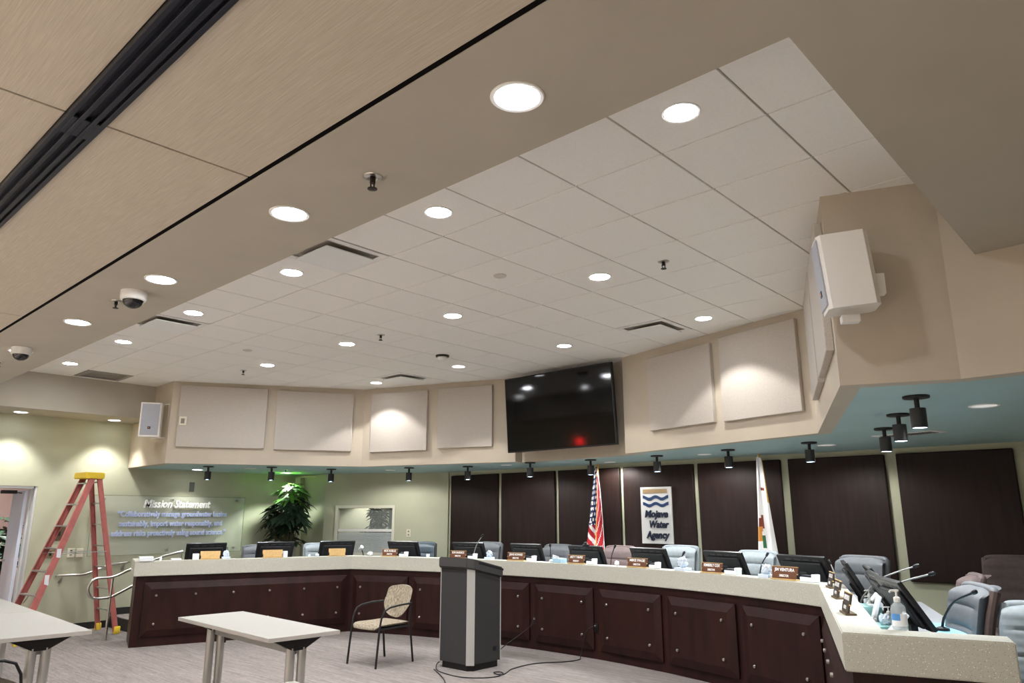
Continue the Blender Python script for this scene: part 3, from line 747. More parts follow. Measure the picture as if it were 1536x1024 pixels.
b = MB().prism([(-.2, -.02), (.2, -.02), (.18, .26), (-.18, .26)], TZ-.02, TZ+.07); bmesh.ops.bevel(b.b, geom=list(b.b.edges), offset=.01, segments=2, affect='EDGES'); b.build('cap', YELP, t)
for k in range(1, 8):
    z = .305*k-.02; f = z/TZ; hw = .33-.165*f; y = FY+(TYF-FY)*f
    b = MB().box(-hw+.004, y-.042, z, hw-.004, y+.042, z+.02, None, .003)
    b.build('step', ALU, t, 0)
    if k < 3:
        b = MB(); b.bar((-hw+.02, y+.02, z-.12), (-.1, y+.02, z), .007, 6); b.bar((hw-.02, y+.02, z-.12), (.1, y+.02, z), .007, 6); b.build('brace', ALU, t)
    hw2 = .30-.15*f; y2 = RY+(TYR-RY)*f
    MB().box(-hw2+.004, y2-.014, z+.02, hw2-.004, y2+.014, z+.04).build('rear_bar', ALU, t, 0)
for (x, y) in ((-.33, FY), (.33, FY)):
    MB().cbox((x, y, .045), (.06, .095, .09), None, .008).build('foot', YELP, t)
for (x, y) in ((-.30, RY), (.30, RY)):
    MB().cbox((x, y, .05), (.055, .08, .10), None, .008).build('foot', YELP, t)
for s in (-1, 1):
    MB().bar((s*.245, FY+.36*.98+.0, 1.14), (s*.22, RY-.24, 1.155), .007, 6).build('spreader', ALU, t)
b = MB().cbox((.306, -.37, .92), (.004, .05, .10), Matrix.Identity(4)); 
f1 = 1.15/TZ; MB().cbox((.33-.165*f1+.006, FY+(TYF-FY)*f1, 1.15), (.004, .055, .12), None, 0).build('decal', PAPER, t, 0)
f1 = .80/TZ; MB().cbox((.33-.165*f1+.006, FY+(TYF-FY)*f1, .80), (.004, .055, .14), None, 0).build('decal', PAPER, t, 0)

# ------------------------------------------------------------------ dais desk
CX, CYR, RR = -.025, -.997, 8.5
AH = math.degrees(math.asin(3.475/8.5))
def ap(r, a): return (CX+r*math.sin(R(a)), CYR+r*math.cos(R(a)))
LE, LC, RC, RE, REE = (-4.42, 4.0), (-3.5, 6.76), (3.45, 6.76), (4.55, 4.09), (5.27, 4.31)
LEE = (-5.14, 4.24)
def path(off):
    """front line of the dais moved back by off (into the dais)"""
    arc = [ap(RR+off, -AH+2*AH*i/48) for i in range(1, 48)]
    def corner(P, d0, d1):  # offset corner of two straight directions, normal = left of travel (inside the dais)
        n0 = Vector((-d0.y, d0.x)); n1 = Vector((-d1.y, d1.x)); bi = (n0+n1).normalized(); return tuple(Vector(P)+bi*off/bi.dot(n0))
    ls = (Vector(LC)-Vector(LE)).normalized(); la = Vector((math.cos(R(AH)), math.sin(R(AH)))); ra = Vector((math.cos(R(AH)), -math.sin(R(AH)))); rs = (Vector(RE)-Vector(RC)).normalized()
    le = (Vector(LE)-Vector(LEE)).normalized(); ree = (Vector(REE)-Vector(RE)).normalized()
    p0 = tuple(Vector(LEE)+Vector((-le.y, le.x))*off); p5 = tuple(Vector(REE)+Vector((-ree.y, ree.x))*off)
    return [p0, corner(LE, le, ls), corner(LC, ls, la)]+arc+[corner(RC, ra, rs), corner(RE, rs, ree), p5]
def strip(o0, o1, z0, z1, b=None, trim=None):
    b = b or MB(); a = path(o0); c = path(o1)
    n = len(a)
    rows = []
    for i in range(n): rows.append([(a[i][0], a[i][1], z0), (a[i][0], a[i][1], z1), (c[i][0], c[i][1], z1), (c[i][0], c[i][1], z0), (a[i][0], a[i][1], z0)])
    b.grid(rows)
    for r in (rows[0], rows[-1]): b.b.faces.new([b.b.verts.new(q) for q in r[:4]])
    bmesh.ops.remove_doubles(b.b, verts=b.b.verts, dist=1e-5)
    return b
desk = thing('dais_desk', 'long curved council desk with pale stone counter and dark wood raised panels', 'desk')
b = strip(0, .21, .882, 1.07); bmesh.ops.bevel(b.b, geom=[e for e in b.b.edges if len(e.link_faces) == 2 and e.calc_face_angle(0) > 1], offset=.006, segments=2, affect='EDGES'); b.build('countertop', STONE, desk, 40)
strip(.035, .13, .0, .884).build('front_wall', DARKW, desk, 40)
strip(.205, .83, .885, .92).build('work_surface', mat('grey_work_surface', (128, 130, 132), .4), desk, 40)
def fpanel(P, Q, z0, z1, m0, m1, bolts, off):
    """raised bevelled panel on a flat chord from P to Q (viewed from the room)"""
    P = Vector(P); Q = Vector(Q); d = (Q-P); L = d.length; d.normalize(); n = Vector((d.y, -d.x))
    M = Matrix(((d.x, n.x, 0, P.x), (d.y, n.y, 0, P.y), (0, 0, 1, 0), (0, 0, 0, 1)))
    b = MB(); t0, t1, bw = .022+off, .05+off, .085
    x0, x1 = m0, L-m1
    def ring(x0, z0, x1, z1, y): return [b.b.verts.new(q) for q in ((x0, y, z0), (x1, y, z0), (x1, y, z1), (x0, y, z1))]
    r0 = ring(x0, z0, x1, z1, -.03); r1 = ring(x0, z0, x1, z1, t0); r2 = ring(x0+bw, z0+bw, x1-bw, z1-bw, t1)
    for a, c in ((r0, r1), (r1, r2)):
        for i in range(4): b.b.faces.new([a[i], a[(i+1) % 4], c[(i+1) % 4], c[i]])
    b.b.faces.new(r2); b.b.faces.new(list(reversed(r0)))
    bmesh.ops.transform(b.b, matrix=M, verts=b.b.verts)
    o = b.build('front_panel', DARKW, desk, 0)
    for (u, z) in bolts:
        Mb = M @ Matrix.Translation((x0+u, t1, z)) @ Matrix.Rotation(-PI/2, 4, 'X')
        MB().lathe([(.015, -.002), (.015, .014), (.011, .019), (0, .0195)], 14, Mb).build('bolt', CHROME, o)
pth = path(.035)
pl = [pth[1], pth[2]]
# straight left and right panels with bolts in two rows
Ls = (Vector(pth[2])-Vector(pth[1])).length
def rowbolts(L, n, z): return [(.15+(L-.3)*i/(n-1), z) for i in range(n)]
fpanel(pth[1], pth[2], .12, .80, .11, .06, rowbolts(Ls-.17, 6, .635)+rowbolts(Ls-.17, 6, .28), 0)
Rs = (Vector(pth[-2])-Vector(pth[-3])).length
fpanel(pth[-3], pth[-2], .12, .80, .07, .11, rowbolts(Rs-.18, 6, .635)+rowbolts(Rs-.18, 6, .28), 0)
fpanel(pth[-2], pth[-1], .12, .80, .08, .08, [], 0)
for k in range(7):
    a0 = -AH+2*AH*k/7; a1 = -AH+2*AH*(k+1)/7
    P = ap(RR+.035, a0); Q = ap(RR+.035, a1); L = (Vector(Q)-Vector(P)).length
    w = L-.10
    fpanel(P, Q, .105, .80, .05, .05, [(.15, .635), (w-.15, .635), (.15, .265), (w-.15, .265)], .0)
# floor-level cable outlets in the gaps between panels
for a, lab in ((-AH+2*AH*3/7+.25, 'black cable outlet in the dark desk front, nearer the lectern'), (-AH+2*AH*4/7-.15, 'black cable outlet in the dark desk front, farther from the lectern')):
    p = ap(RR+.035, a)
    t = thing('desk_outlet', lab, 'outlet', (p[0], p[1], .35), -R(a), 'cable outlets in the desk front')
    MB().box(-.03, -.012, -.05, .03, 0, .05, None, .004).build('plate', BLACKP, t, 0)
    for z in (-.022, .022): MB().cbox((0, -.02, z), (.022, .022, .022), None, .003).build('plug', CHROME if z > 0 else BLACKP, t, 0)
# ------------------------------------------------------------------ training tables
def table(label, loc, rz, L=1.75, D=.62):
    t = thing('folding_table', label, 'table', loc, rz, 'white folding tables')
    MB().box(-L/2, -D/2, .712, L/2, D/2, .742, None, .004).build('tabletop', LAMW, t, 0)
    b = MB(); e = .003
    b.box(-L/2-e, -D/2-e, .711, L/2+e, -D/2+.0, .7405); b.box(-L/2-e, D/2, .711, L/2+e, D/2+e, .7405); b.box(-L/2-e, -D/2, .711, -L/2, D/2, .7405); b.box(L/2, -D/2, .711, L/2+e, D/2, .7405)
    b.build('edge_band', EDGEG, t, 0)
    for s in (-1, 1):
        x = s*(L/2-.13)
        b = MB().prism([(-.24, .0), (-.05, -.10), (.05, -.10), (.24, .0)], -.03, .03, Matrix.Translation((x, 0, .711)) @ Matrix.Rotation(PI/2, 4, 'Z') @ Matrix.Rotation(PI/2, 4, 'X'))
        b.build('bracket', BLACKM, t, 0)
        for q in (-1, 1):
            b = MB()
            n = 18
            prof = [(x+.03*math.cos(2*PI*i/n)*(1+.05*math.cos(8*PI*i/n)), q*.05+.036*math.sin(2*PI*i/n)*(1+.05*math.cos(8*PI*i/n))) for i in range(n)]
            b.prism(prof, .05, .63); b.build('leg', ALU, t, 50)
        MB().box(x-.025, -.29, .035, x+.025, .29, .06, None, .008).build('foot_bar', ALU, t)
        for q in (-1, 1): MB().lathe([(.022, 0), (.026, .012), (.02, .036)], 14, Matrix.Translation((x, q*.27, 0))).build('glide', BLACKP, t)
        MB().tube([(x-s*.05, .06, .60), (x-s*.055, .065, .54), (x-s*.05, .07, .50)], .009, 8).build('latch_lever', BLACKM, t)
    MB().box(-L/2+.15, -.022, .575, L/2-.15, .022, .635, None, .006).build('cross_beam', SILVERL, t, 0)
    MB().box(-L/2+.18, -.05, .66, L/2-.18, -.03, .70).build('top_rail', BLACKM, t, 0)
    return t
table('white-topped folding table standing alone between the desk and the armchair, metal legs', (-.237, 3.455, 0), R(-2.3))
table('white-topped folding table at the frame corner with a dark chair pushed up to it', (-1.735, 2.055, 0), R(-2.5), 1.76, .66)
table('white folding table butted end to end behind the corner table, below the doorway', (-3.51, 2.13, 0), R(-2.5), 1.76, .66)
table('white folding table showing only a top corner at the bottom edge before the lectern', (2.93, 2.10, 0), R(-2), 1.75, .64)

# ------------------------------------------------------------------ guest armchairs
def armchair(name, label, loc, rz, seatm, framem):
    t = thing(name, label, 'chair', loc, rz, 'tube-frame armchairs')    # local front = -Y
    w = .47
    def cushion(nu=18, nv=16):
        top = []; bot = []
        for j in range(nv+1):
            v = j/nv; y = -.27+.50*v
            hw = .235-.02*v**2-.05*max(0, (.12-v)/.12)**2
            rt, rb = [], []
            for i in range(nu+1):
                u = -1+2*i/nu
                e = (1-abs(u)**5)*(1-abs(2*v-1)**8)
                z = .435+.018*e-.012*math.exp(-((v-.55)/.3)**2)*(1-u*u)-.035*max(0, (.18-v)/.18)**2
                yy = y-.02*(1-u*u)*(1 if v < .3 else 0)*(1-v/.3)
                rt.append((u*hw, yy, z+.012)); rb.append((u*hw*.96, yy, z-.032*e-.004))
            top.append(rt); bot.append(rb)
        b = MB(); b.grid(top); b.grid(bot, True)
        ring = [top[0][i] for i in range(nu+1)]
        b.grid([top[0], bot[0]], True); b.grid([top[-1], bot[-1]]); b.grid([[r[0] for r in top], [r[0] for r in bot]]); b.grid([[r[-1] for r in top], [r[-1] for r in bot]], True)
        bmesh.ops.remove_doubles(b.b, verts=b.b.verts, dist=1e-5)
        return b
    cushion().build('seat', seatm, t, 60)
    MB().box(-.20, -.22, .392, .20, .20, .412, None, .008).build('seat_pan', BLACKP, t, 0)
    def backpad(nu=16, nv=18):
        fr, bk = [], []
        for j in range(nv+1):
            v = j/nv; z = .475+.365*v
            hw = .10+.12*min(1, v/.35)**.6 if v < .35 else .22-.012*((v-.35)/.65)-.04*max(0, (v-.9)/.1)**2
            a, c = [], []
            for i in range(nu+1):
                u = -1+2*i/nu
                y = .235+.10*v**1.2-.045*(u*u)-.0*v
                zz = z-.02*(u*u)*(1 if v > .6 else 0)+.03*(1-v)*u*u
                th = .016*(1-abs(u)**6)
                a.append((u*hw, y-th, zz)); c.append((u*hw, y+th+.004, zz))
            fr.append(a); bk.append(c)
        b = MB(); b.grid(fr); b.grid(bk, True)
        b.grid([fr[0], bk[0]], True); b.grid([fr[-1], bk[-1]]); b.grid([[r[0] for r in fr], [r[0] for r in bk]]); b.grid([[r[-1] for r in fr], [r[-1] for r in bk]], True)
        bmesh.ops.remove_doubles(b.b, verts=b.b.verts, dist=1e-5)
        return b
    backpad().build('backrest', seatm, t, 60)
    for s in (-1, 1):
        x = s*.245
        MB().tube([(x, -.285, 0), (x*.985, -.245, .40), (x*.98, -.235, .44)], .0125, 10).build('leg', framem, t)
        MB().tube([(x, .285, 0), (x*.97, .235, .38), (x*.94, .232, .50), (x*.92, .255, .66)], .0125, 10).build('leg', framem, t)
        MB().tube([(x*.98, -.24, .43), (x, -.225, .52), (x*1.01, -.18, .60), (x*1.01, -.10, .63), (x*1.0, .05, .645), (x*.97, .18, .648), (x*.93, .25, .648)], .011, 10).build('armrest', framem, t)
        MB().tube([(x*.98, -.235, .405), (x*.97, .23, .405)], .010, 8).build('seat_rail', framem, t)
    MB().tube([(-.23, -.22, .40), (.23, -.22, .40)], .010, 8).build('cross_tube', framem, t)
    return t
armchair('guest_armchair', 'oat-coloured woven armchair with black tube frame standing alone beside the lectern', (-1.27, 5.65, 0), R(4), SEATF, BLACKM)
armchair('guest_armchair', 'dark-seated armchair with black tube frame pushed under the corner table', (-.80, 1.56, 0), R(186), SEATD, BLACKM)

# ------------------------------------------------------------------ lectern
t = thing('lectern', 'charcoal lectern with silver corner bars and sloped top, standing on the carpet', 'lectern', (-.375, 6.23, 0), R(1))
W2_, D2_ = .275, .275
def octo(w, d, c): return [(-w+c, -d), (w-c, -d), (w, -d+c), (w, d-c), (w-c, d), (-w+c, d), (-w, d-c), (-w, -d+c)]
MB().prism(octo(W2_-.03, D2_-.03, .05), 0, .07).build('plinth', BLACKM, t, 0)
def slope(y): return 1.075-.125*(y+D2_)/(2*D2_)
def slab(pts, z0, f):
    b = MB(); lo = [b.b.verts.new((x, y, z0)) for x, y in pts]; hi = [b.b.verts.new((x, y, f(y))) for x, y in pts]; n = len(pts)
    b.b.faces.new(list(reversed(lo))); b.b.faces.new(hi)
    for i in range(n): b.b.faces.new([lo[i], lo[(i+1) % n], hi[(i+1) % n], hi[i]])
    return b
slab(octo(W2_-.004, D2_-.004, .062), .07, slope).build('body', PODG, t, 0)
cc = .065
for sx, sy in ((-1, -1), (1, -1), (1, 1), (-1, 1)):
    a = (sx*(W2_-cc), sy*D2_); c = (sx*W2_, sy*(D2_-cc)); o = (sx*.012, sy*.012)
    pts = [a, c, (c[0]-sx*.03, c[1]), (c[0]-sx*.05, c[1]-sy*.0-0), (a[0], a[1]-sy*.03)]
    pts = [a, c, (c[0]-sx*.02, c[1]-sy*.012), (a[0]-sx*.012, a[1]-sy*.02)]
    if sx*sy < 0: pts = list(reversed(pts))
    slab([(p[0]+o[0]*.4, p[1]+o[1]*.4) for p in pts], .062, lambda y: slope(max(-D2_, min(D2_, y)))+.0).build('corner_bar', SILVERL, t, 0)
b = MB(); pts = octo(W2_+.02, D2_+.025, .07); n = 8
lo = [b.b.verts.new((x, y, slope(y)-.0)) for x, y in pts]; hi = [b.b.verts.new((x, y, slope(y)+.115)) for x, y in pts]
b.b.faces.new(list(reversed(lo))); b.b.faces.new(hi)
for i in range(n): b.b.faces.new([lo[i], lo[(i+1) % n], hi[(i+1) % n], hi[i]])
bmesh.ops.bevel(b.b, geom=list(b.b.edges), offset=.012, segments=2, affect='EDGES')
b.build('top', PODT, t, 40)
b = MB(); x = W2_+.0205
for y0, y1 in ((-.17, .24),):
    vs = [b.b.verts.new(q) for q in ((x, y0, slope(y0)+.075), (x, y1, slope(y1)+.075), (x, y1, slope(y1)+.10), (x, y0, slope(y0)+.10), (x-.01, y0, slope(y0)+.075), (x-.01, y1, slope(y1)+.075), (x-.01, y1, slope(y1)+.10), (x-.01, y0, slope(y0)+.10))]
    for q in ((0, 1, 2, 3), (7, 6, 5, 4), (0, 4, 5, 1), (1, 5, 6, 2), (2, 6, 7, 3), (3, 7, 4, 0)): b.b.faces.new([vs[i] for i in q])
b.build('edge_groove', BLACKP, t, 0)
MB().lathe([(.026, 0), (.026, .006), (.018, .007), (.0, .004)], 20, Matrix.Translation((W2_-.005, .12, .20)) @ Matrix.Rotation(PI/2, 4, 'Y')).build('cable_port', BLACKP, t)

# ------------------------------------------------------------------ floor cables
def smooth_path(pts, n=10):
    P = [Vector(p) for p in pts]; out = []
    for i in range(len(P)-1):
        p0 = P[max(0, i-1)]; p1 = P[i]; p2 = P[i+1]; p3 = P[min(len(P)-1, i+2)]
        for k in range(n):
            t_ = k/n; out.append(.5*((2*p1)+(-p0+p2)*t_+(2*p0-5*p1+4*p2-p3)*t_*t_+(-p0+3*p1-3*p2+p3)*t_**3))
    out.append(P[-1]); return out
q0 = ap(RR+.0, -AH+2*AH*3/7+.25); q1 = ap(RR+.0, -AH+2*AH*4/7-.15)
tag(MB().tube(smooth_path([(q0[0], q0[1]-.02, .335), (q0[0]-.03, q0[1]-.08, .26), (-.72, 7.15, .05), (-.66, 7.0, .006), (-.55, 6.85, .006), (-.45, 6.66, .006)]), .006, 8).build('power_cable', CABLE), 'short black cable hanging from the nearer desk outlet to behind the lectern', 'cable')
tag(MB().tube(smooth_path([(q1[0], q1[1]-.02, .375), (q1[0]-.09, q1[1]-.05, .30), (.30, 7.42, .03), (.34, 7.33, .006), (.30, 7.12, .006), (.11, 6.80, .006), (.12, 6.42, .006), (.22, 6.20, .006), (.24, 6.12, .006), (.20, 6.08, .007), (.13, 6.10, .013), (.15, 6.16, .013), (.25, 6.12, .018), (.27, 6.0, .006), (.20, 5.84, .006), (.0, 5.72, .006), (-.28, 5.74, .006), (-.48, 5.82, .006), (-.60, 5.93, .03), (-.60, 5.97, .05)]), .006, 8).build('power_cable', CABLE), 'long black cable curving over the carpet from the farther desk outlet around the lectern', 'cable')
tag(MB().tube(smooth_path([(-.5, 5.80, .006), (-.25, 5.66, .006), (.0, 5.50, .006), (.14, 5.36, .006), (.2, 5.1, .006)]), .006, 8).build('power_cable', CABLE), 'black cable running from the lectern base off the bottom edge of the picture', 'cable')

# ------------------------------------------------------------------ council chairs
def council_chair(label, loc, rz, m, hgt=1.06, w=.52, ribs=5, mside=None, blk=False):
    t = thing('council_chair', label, 'chair', loc, rz, 'council chairs behind the dais')     # local front = +Y
    ms = mside or m
    NU, NV = 14, 40
    z0 = .40
    fr, bk = [], []
    for j in range(NV+1):
        v = j/NV; z = z0+(hgt-z0)*v
        lean = -.20-.10*v-.03*v*v
        rib = -abs(math.sin(v*ribs*PI))**.35*.014
        roll = .05*max(0, (v-.90)/.10)**1.5
        hw = w/2*(1-.05*v)-(.06*max(0, (v-.93)/.07)**2)
        a, c = [], []
        for i in range(NU+1):
            u = -1+2*i/NU
            e = 1-abs(u)**6
            y = lean+.05*u*u-rib*-1*0+(.018+(-rib))*e*1.0
            a.append((u*hw, y-roll, z-.02*u*u*(v > .9)*(v-.9)*10)); c.append((u*hw, lean-.055*e+.05*u*u-.02-roll*1.3, z-.02*u*u*(v > .9)*(v-.9)*10))
        fr.append(a); bk.append(c)
    b = MB(); b.grid(fr, True); b.grid(bk)
    b.grid([fr[-1], bk[-1]], True); b.grid([fr[0], bk[0]]); 
    b.grid([[r[0] for r in fr], [r[0] for r in bk]], True); b.grid([[r[-1] for r in fr], [r[-1] for r in bk]])
    bmesh.ops.remove_doubles(b.b, verts=b.b.verts, dist=1e-5)
    b.build('backrest', m, t, 50)
    # rolled top edge
    zr = hgt-.012; yr = -.375
    b = MB(); pts = [(-w/2*.87, yr+.016, zr-.022), (-w/2*.80, yr+.006, zr-.006), (-w/2*.4, yr, zr), (w/2*.4, yr, zr), (w/2*.80, yr+.006, zr-.006), (w/2*.87, yr+.016, zr-.022)]
    b.tube(smooth_path(pts, 6), .027, 12).build('head_roll', m, t)
    for s in (-1, 1):
        MB().tube(smooth_path([(s*w/2*.985, -.20, .42), (s*w/2*.97, -.26, .62), (s*w/2*.945, -.31, .85), (s*w/2*.90, -.365, hgt-.02)], 6), .030, 10).build('side_piping', ms, t)
    b = MB().box(-w/2+.01, -.22, .41, w/2-.01, .26, .51, None, .04); b.build('seat', m, t, 60)
    for s in (-1, 1):
        MB().tube(smooth_path([(s*(w/2+.02), -.16, .44), (s*(w/2+.035), -.17, .60), (s*(w/2+.035), -.10, .67), (s*(w/2+.035), .10, .67), (s*(w/2+.03), .17, .60), (s*(w/2), .14, .45)], 6), .017, 10).build('armrest', BLACKP, t)
        MB().box(s*(w/2+.035)-.03, -.13, .672, s*(w/2+.035)+.03, .13, .695, None, .009).build('arm_pad', ms, t)
    MB().cyl(.03, .09, .41, 16).build('column', BLACKM, t)
    b = MB()
    for k in range(5):
        a = 2*PI*k/5; b.tube([(0, 0, .10), (.16*math.cos(a), .16*math.sin(a), .085), (.30*math.cos(a), .30*math.sin(a), .065)], [.026, .02, .015], 8)
    b.build('star_base', BLACKM, t)
    for k in range(5):
        a = 2*PI*k/5; MB().cyl(.027, -.02, .02, 12, Matrix.Translation((.30*math.cos(a), .30*math.sin(a), .027)) @ Matrix.Rotation(a, 4, 'Z') @ Matrix.Rotation(PI/2, 4, 'X')).build('caster', BLACKP, t)
    return t
ZP = .17
def faceto(p, q=(0, .5)):
    d = Vector(q)-Vector(p); return math.atan2(d.y, d.x)-PI/2
def arcchair(a0, a1, r, label, m, ztop, w, turn=0, **k):
    a = (a0+a1)/2; p = ap(r, a)
    rz = -R(a)+PI+R(turn)
    # backrest stands at local y = -.36: shift so that it is at radius r
    q = (p[0]+.36*math.sin(-rz)*-1*-1, p[1]) if 0 else ap(r-.36, a)
    return council_chair(label, (q[0], q[1], ZP), rz, m, ztop-ZP, w, **k)
arcchair(-21.6, -18.75, 9.75, 'dark slate council chair with rolled top beside the bare olive wall', LEATHN, 1.235, .50, turn=14, ribs=4, mside=mat('near_black_leather', (44, 46, 48), .45))
arcchair(-15.2, -11.7, 9.75, 'grey council chair half hidden behind the monitor above the lectern top', LEATHG, 1.25, .52)
arcchair(-7.5, -4.5, 9.75, 'grey council chair between the second dark panel and the striped flag', LEATHG, 1.24, .50, ribs=4)
arcchair(-1.35, 1.75, 9.75, 'brownish grey council chair next to the logo sign, flag side', LEATHB, 1.245, .51, ribs=4)
arcchair(4.1, 7.8, 9.75, 'pale grey council chair under the logo sign', LEATHL, 1.276, .58, ribs=5)
arcchair(10.9, 14.4, 9.75, 'pale grey council chair under the pale flag', LEATHL, 1.25, .58, ribs=5)
arcchair(18.9, 22.4, 9.75, 'grey council chair at the inner corner of the dais past the last name plate', LEATHG, 1.25, .58, ribs=4)
ld = Vector((.31623, .94868)); ln_ = Vector((-.94868, .31623))
def lpos(s, o): p = Vector(LE)+ld*s+ln_*o; return (p.x, p.y)
rzl = math.atan2(-ln_.y, -ln_.x)-PI/2
def leftchair(s, o, label, m, ztop=1.21, w=.52):
    p = lpos(s, o-.36); return council_chair(label, (p[0], p[1], ZP), rzl, m, ztop-ZP, w)
leftchair(1.05, 1.15, 'grey council chair almost hidden by the monitor before the mission lettering', LEATHG, 1.205)
leftchair(1.80, 1.15, 'grey council chair showing beside the monitor under the tall plant', LEATHG, 1.21, .56)
leftchair(2.72, 1.15, 'grey council chair between the plant monitor and the blind monitor', LEATHL, 1.22, .52)
council_chair('large grey council chair with dark side roll at the end of the dais, nearest seat', (4.56, 5.53, ZP), math.atan2(-.50, -.866)-PI/2, LEATHG, 1.045, .56, ribs=5, mside=LEATHD)
council_chair('tall brown council chair with many ribs before the last dark panel', (4.77, 7.93, ZP), math.atan2(-1, .1)-PI/2, LEATHB, 1.12, .62, ribs=7, mside=LEATHD)
council_chair('council chair of which only a rounded top shows behind the large grey chair', (4.29, 6.80, ZP), math.atan2(-.42, -.9)-PI/2, LEATHB, 1.03, .38, ribs=4)
council_chair('pale blue-grey council chair cut by the frame edge beside the counter end', (5.33, 5.20, ZP), math.atan2(-.97, .1)-PI/2, LEATHL, .97, .58, ribs=12)

# ------------------------------------------------------------------ monitors
def monitor(label, loc, rz, tilt=26, w=.51, cam=False):
    t = thing('desk_monitor', label, 'monitor', loc, rz, 'black monitors on the dais')    # local +Y = back of screen (towards the room)
    h = .33
    M = Matrix.Translation((0, 0, .06)) @ Matrix.Rotation(R(-tilt), 4, 'X')
    MB().box(-w/2, -.018, 0, w/2, .012, h, M, .005).build('bezel', BLACKP, t, 0)
    MB().box(-w/2+.015, -.0195, .018, w/2-.015, -.0175, h-.015, M).build('screen', SCREEN, t, 0)
    b = MB().box(-w/2+.05, .01, .03, w/2-.05, .04, h-.055, M, .012); b.build('back_housing', mat('monitor_back', (30, 31, 36), .5), t, 0)
    b = MB()
    for k in range(4): b.box(-w/2+.07+k*(w-.14)/4, .011, h-.042, -w/2+.07+k*(w-.14)/4+.07, .0145, h-.028, M)
    b.build('vent', mat('vent_grey', (58, 60, 66), .5), t, 0)
    MB().box(-.04, .039, h*.52, .04, .042, h*.52+.012, M).build('badge', mat('badge_grey', (86, 88, 94), .4), t, 0)
    MB().box(-.06, .035, .05, .06, .06, .17, M, .008).build('mount', BLACKP, t, 0)
    MB().box(-.035, .03, .0, .035, .07, .15, None, .006).build('stand', BLACKP, t, 0)
    MB().box(-.12, -.09, 0, .12, .10, .014, None, .006).build('base', BLACKP, t, 0)
    if cam:
        MB().cbox((-.03, .0, h+.012), (.10, .03, .022), M, .006).build('webcam', BLACKP, t, 0)
        MB().lathe([(.02, 0), (.02, .03), (0, .034)], 16, M @ Matrix.Translation((-.03, .0, h+.02))).build('webcam_ball', BLACKP, t)
    return t
ZW = .921
def arcmon(a0, a1, ztop, label, **k):
    a = (a0+a1)/2; p = ap(9.02, a)
    w = 2*8.95*math.sin(R(a1-a0)/2)
    m = monitor(label, (p[0], p[1], ZW), -R(a)+PI, w=w, **k)
    s = (ztop-ZW-.06)/(.33*math.cos(R(26))); 
    return m
arcmon(-21.5, -18.1, 1.257, 'black monitor seen from behind, before the bare olive wall and the window blind')
arcmon(-14.1, -10.65, 1.278, 'black monitor seen from behind, at the first dark panel above the lectern')
arcmon(-7.6, -4.3, 1.287, 'black monitor seen from behind, at the second dark panel')
arcmon(-1.3, 2.2, 1.30, 'black monitor with a webcam on top, below the striped flag', cam=True)
arcmon(5.1, 8.6, 1.296, 'black monitor seen from behind, directly below the logo sign')
arcmon(12.2, 15.6, 1.277, 'black monitor seen from behind, between logo sign and pale flag')
arcmon(18.6, 22.3, 1.305, 'black monitor seen from behind, past the pale flag at the sixth dark panel')
for s0, s1, lab in ((.64, 1.18, 'black monitor seen from behind, below the mission lettering'), (1.60, 2.14, 'black monitor seen from behind, in front of the tall plant'), (2.53, 3.08, 'black monitor seen from behind, left of the blind under the window')):
    p = lpos((s0+s1)/2, .52); monitor(lab.replace('left of the blind under the window', 'overlapping the edge of the window blind'), (p[0], p[1], ZW), rzl, w=s1-s0)
rd = Vector((.38092, -.92461)); rn = Vector((.92461, .38092))
def rpos(s, o): p = Vector(RC)+rd*s+rn*o; return (p.x, p.y)
rzr = math.atan2(-rn.y, -rn.x)-PI/2
for s, o, lab, ti, yw in ((.15, .36, 'black tilted monitor seen edge-on, farthest of the row behind the dais corner', 28, 0), (.66, .50, 'black tilted monitor seen edge-on, second of the row from the dais corner', 30, 0), (1.22, .50, 'black tilted monitor seen edge-on, third of the row from the dais corner', 33, 2), (1.80, .52, 'black tilted monitor seen edge-on, nearest one, right behind the sanitizer bottle', 32, 9)):
    p = rpos(s, o); monitor(lab, (p[0], p[1], ZW), rzr+R(yw), w=.50, tilt=ti)

# ------------------------------------------------------------------ name plates and small things on the counter
ZCN = 1.0705
def nameplate(label, loc, rz, w, line1, line2, m, group=None, blank=False, h=.105, basem=None):
    t = thing('name_plate', label, 'name plate', loc, rz, group or 'name plates on the counter')   # local -Y faces the room
    M = Matrix.Rotation(R(-12), 4, 'X')
    h1 = h*.56
    MB().box(-w/2, -.035, 0, w/2, .03, .012, None, .003).build('base', basem or TANP, t, 0)
    MB().box(-w*.47, -.024, .010, w*.47, -.012, .012+h-h1-.004, M, .002).build('lower_plate', m, t, 0)
    MB().box(-w/2, -.020, h-h1+.006, w/2, -.008, h, M, .002).build('upper_plate', m, t, 0)
    MB().box(-w/2, -.022, h-h1-.002, w/2, -.008, h-h1+.006, M).build('divider', TANP if not blank else mat('dark_line', (120, 92, 58), .5), t, 0)
    if not blank:
        MB().box(-w/2-.001, -.0225, h-.004, w/2+.001, -.008, h+.001, M).build('top_trim', TANP, t, 0)
        text('name_lettering', line1, .04, .0008, LETW, t, M @ basis((0, -.0205, h-h1/2+.002), (1, 0, 0)), width=w*.78, bold=.0012)
        text('title_lettering', line2, .028, .0008, LETW, t, M @ basis((0, -.0245, .012+(h-h1)*.42), (1, 0, 0)), width=w*.36, bold=.001)
    return t
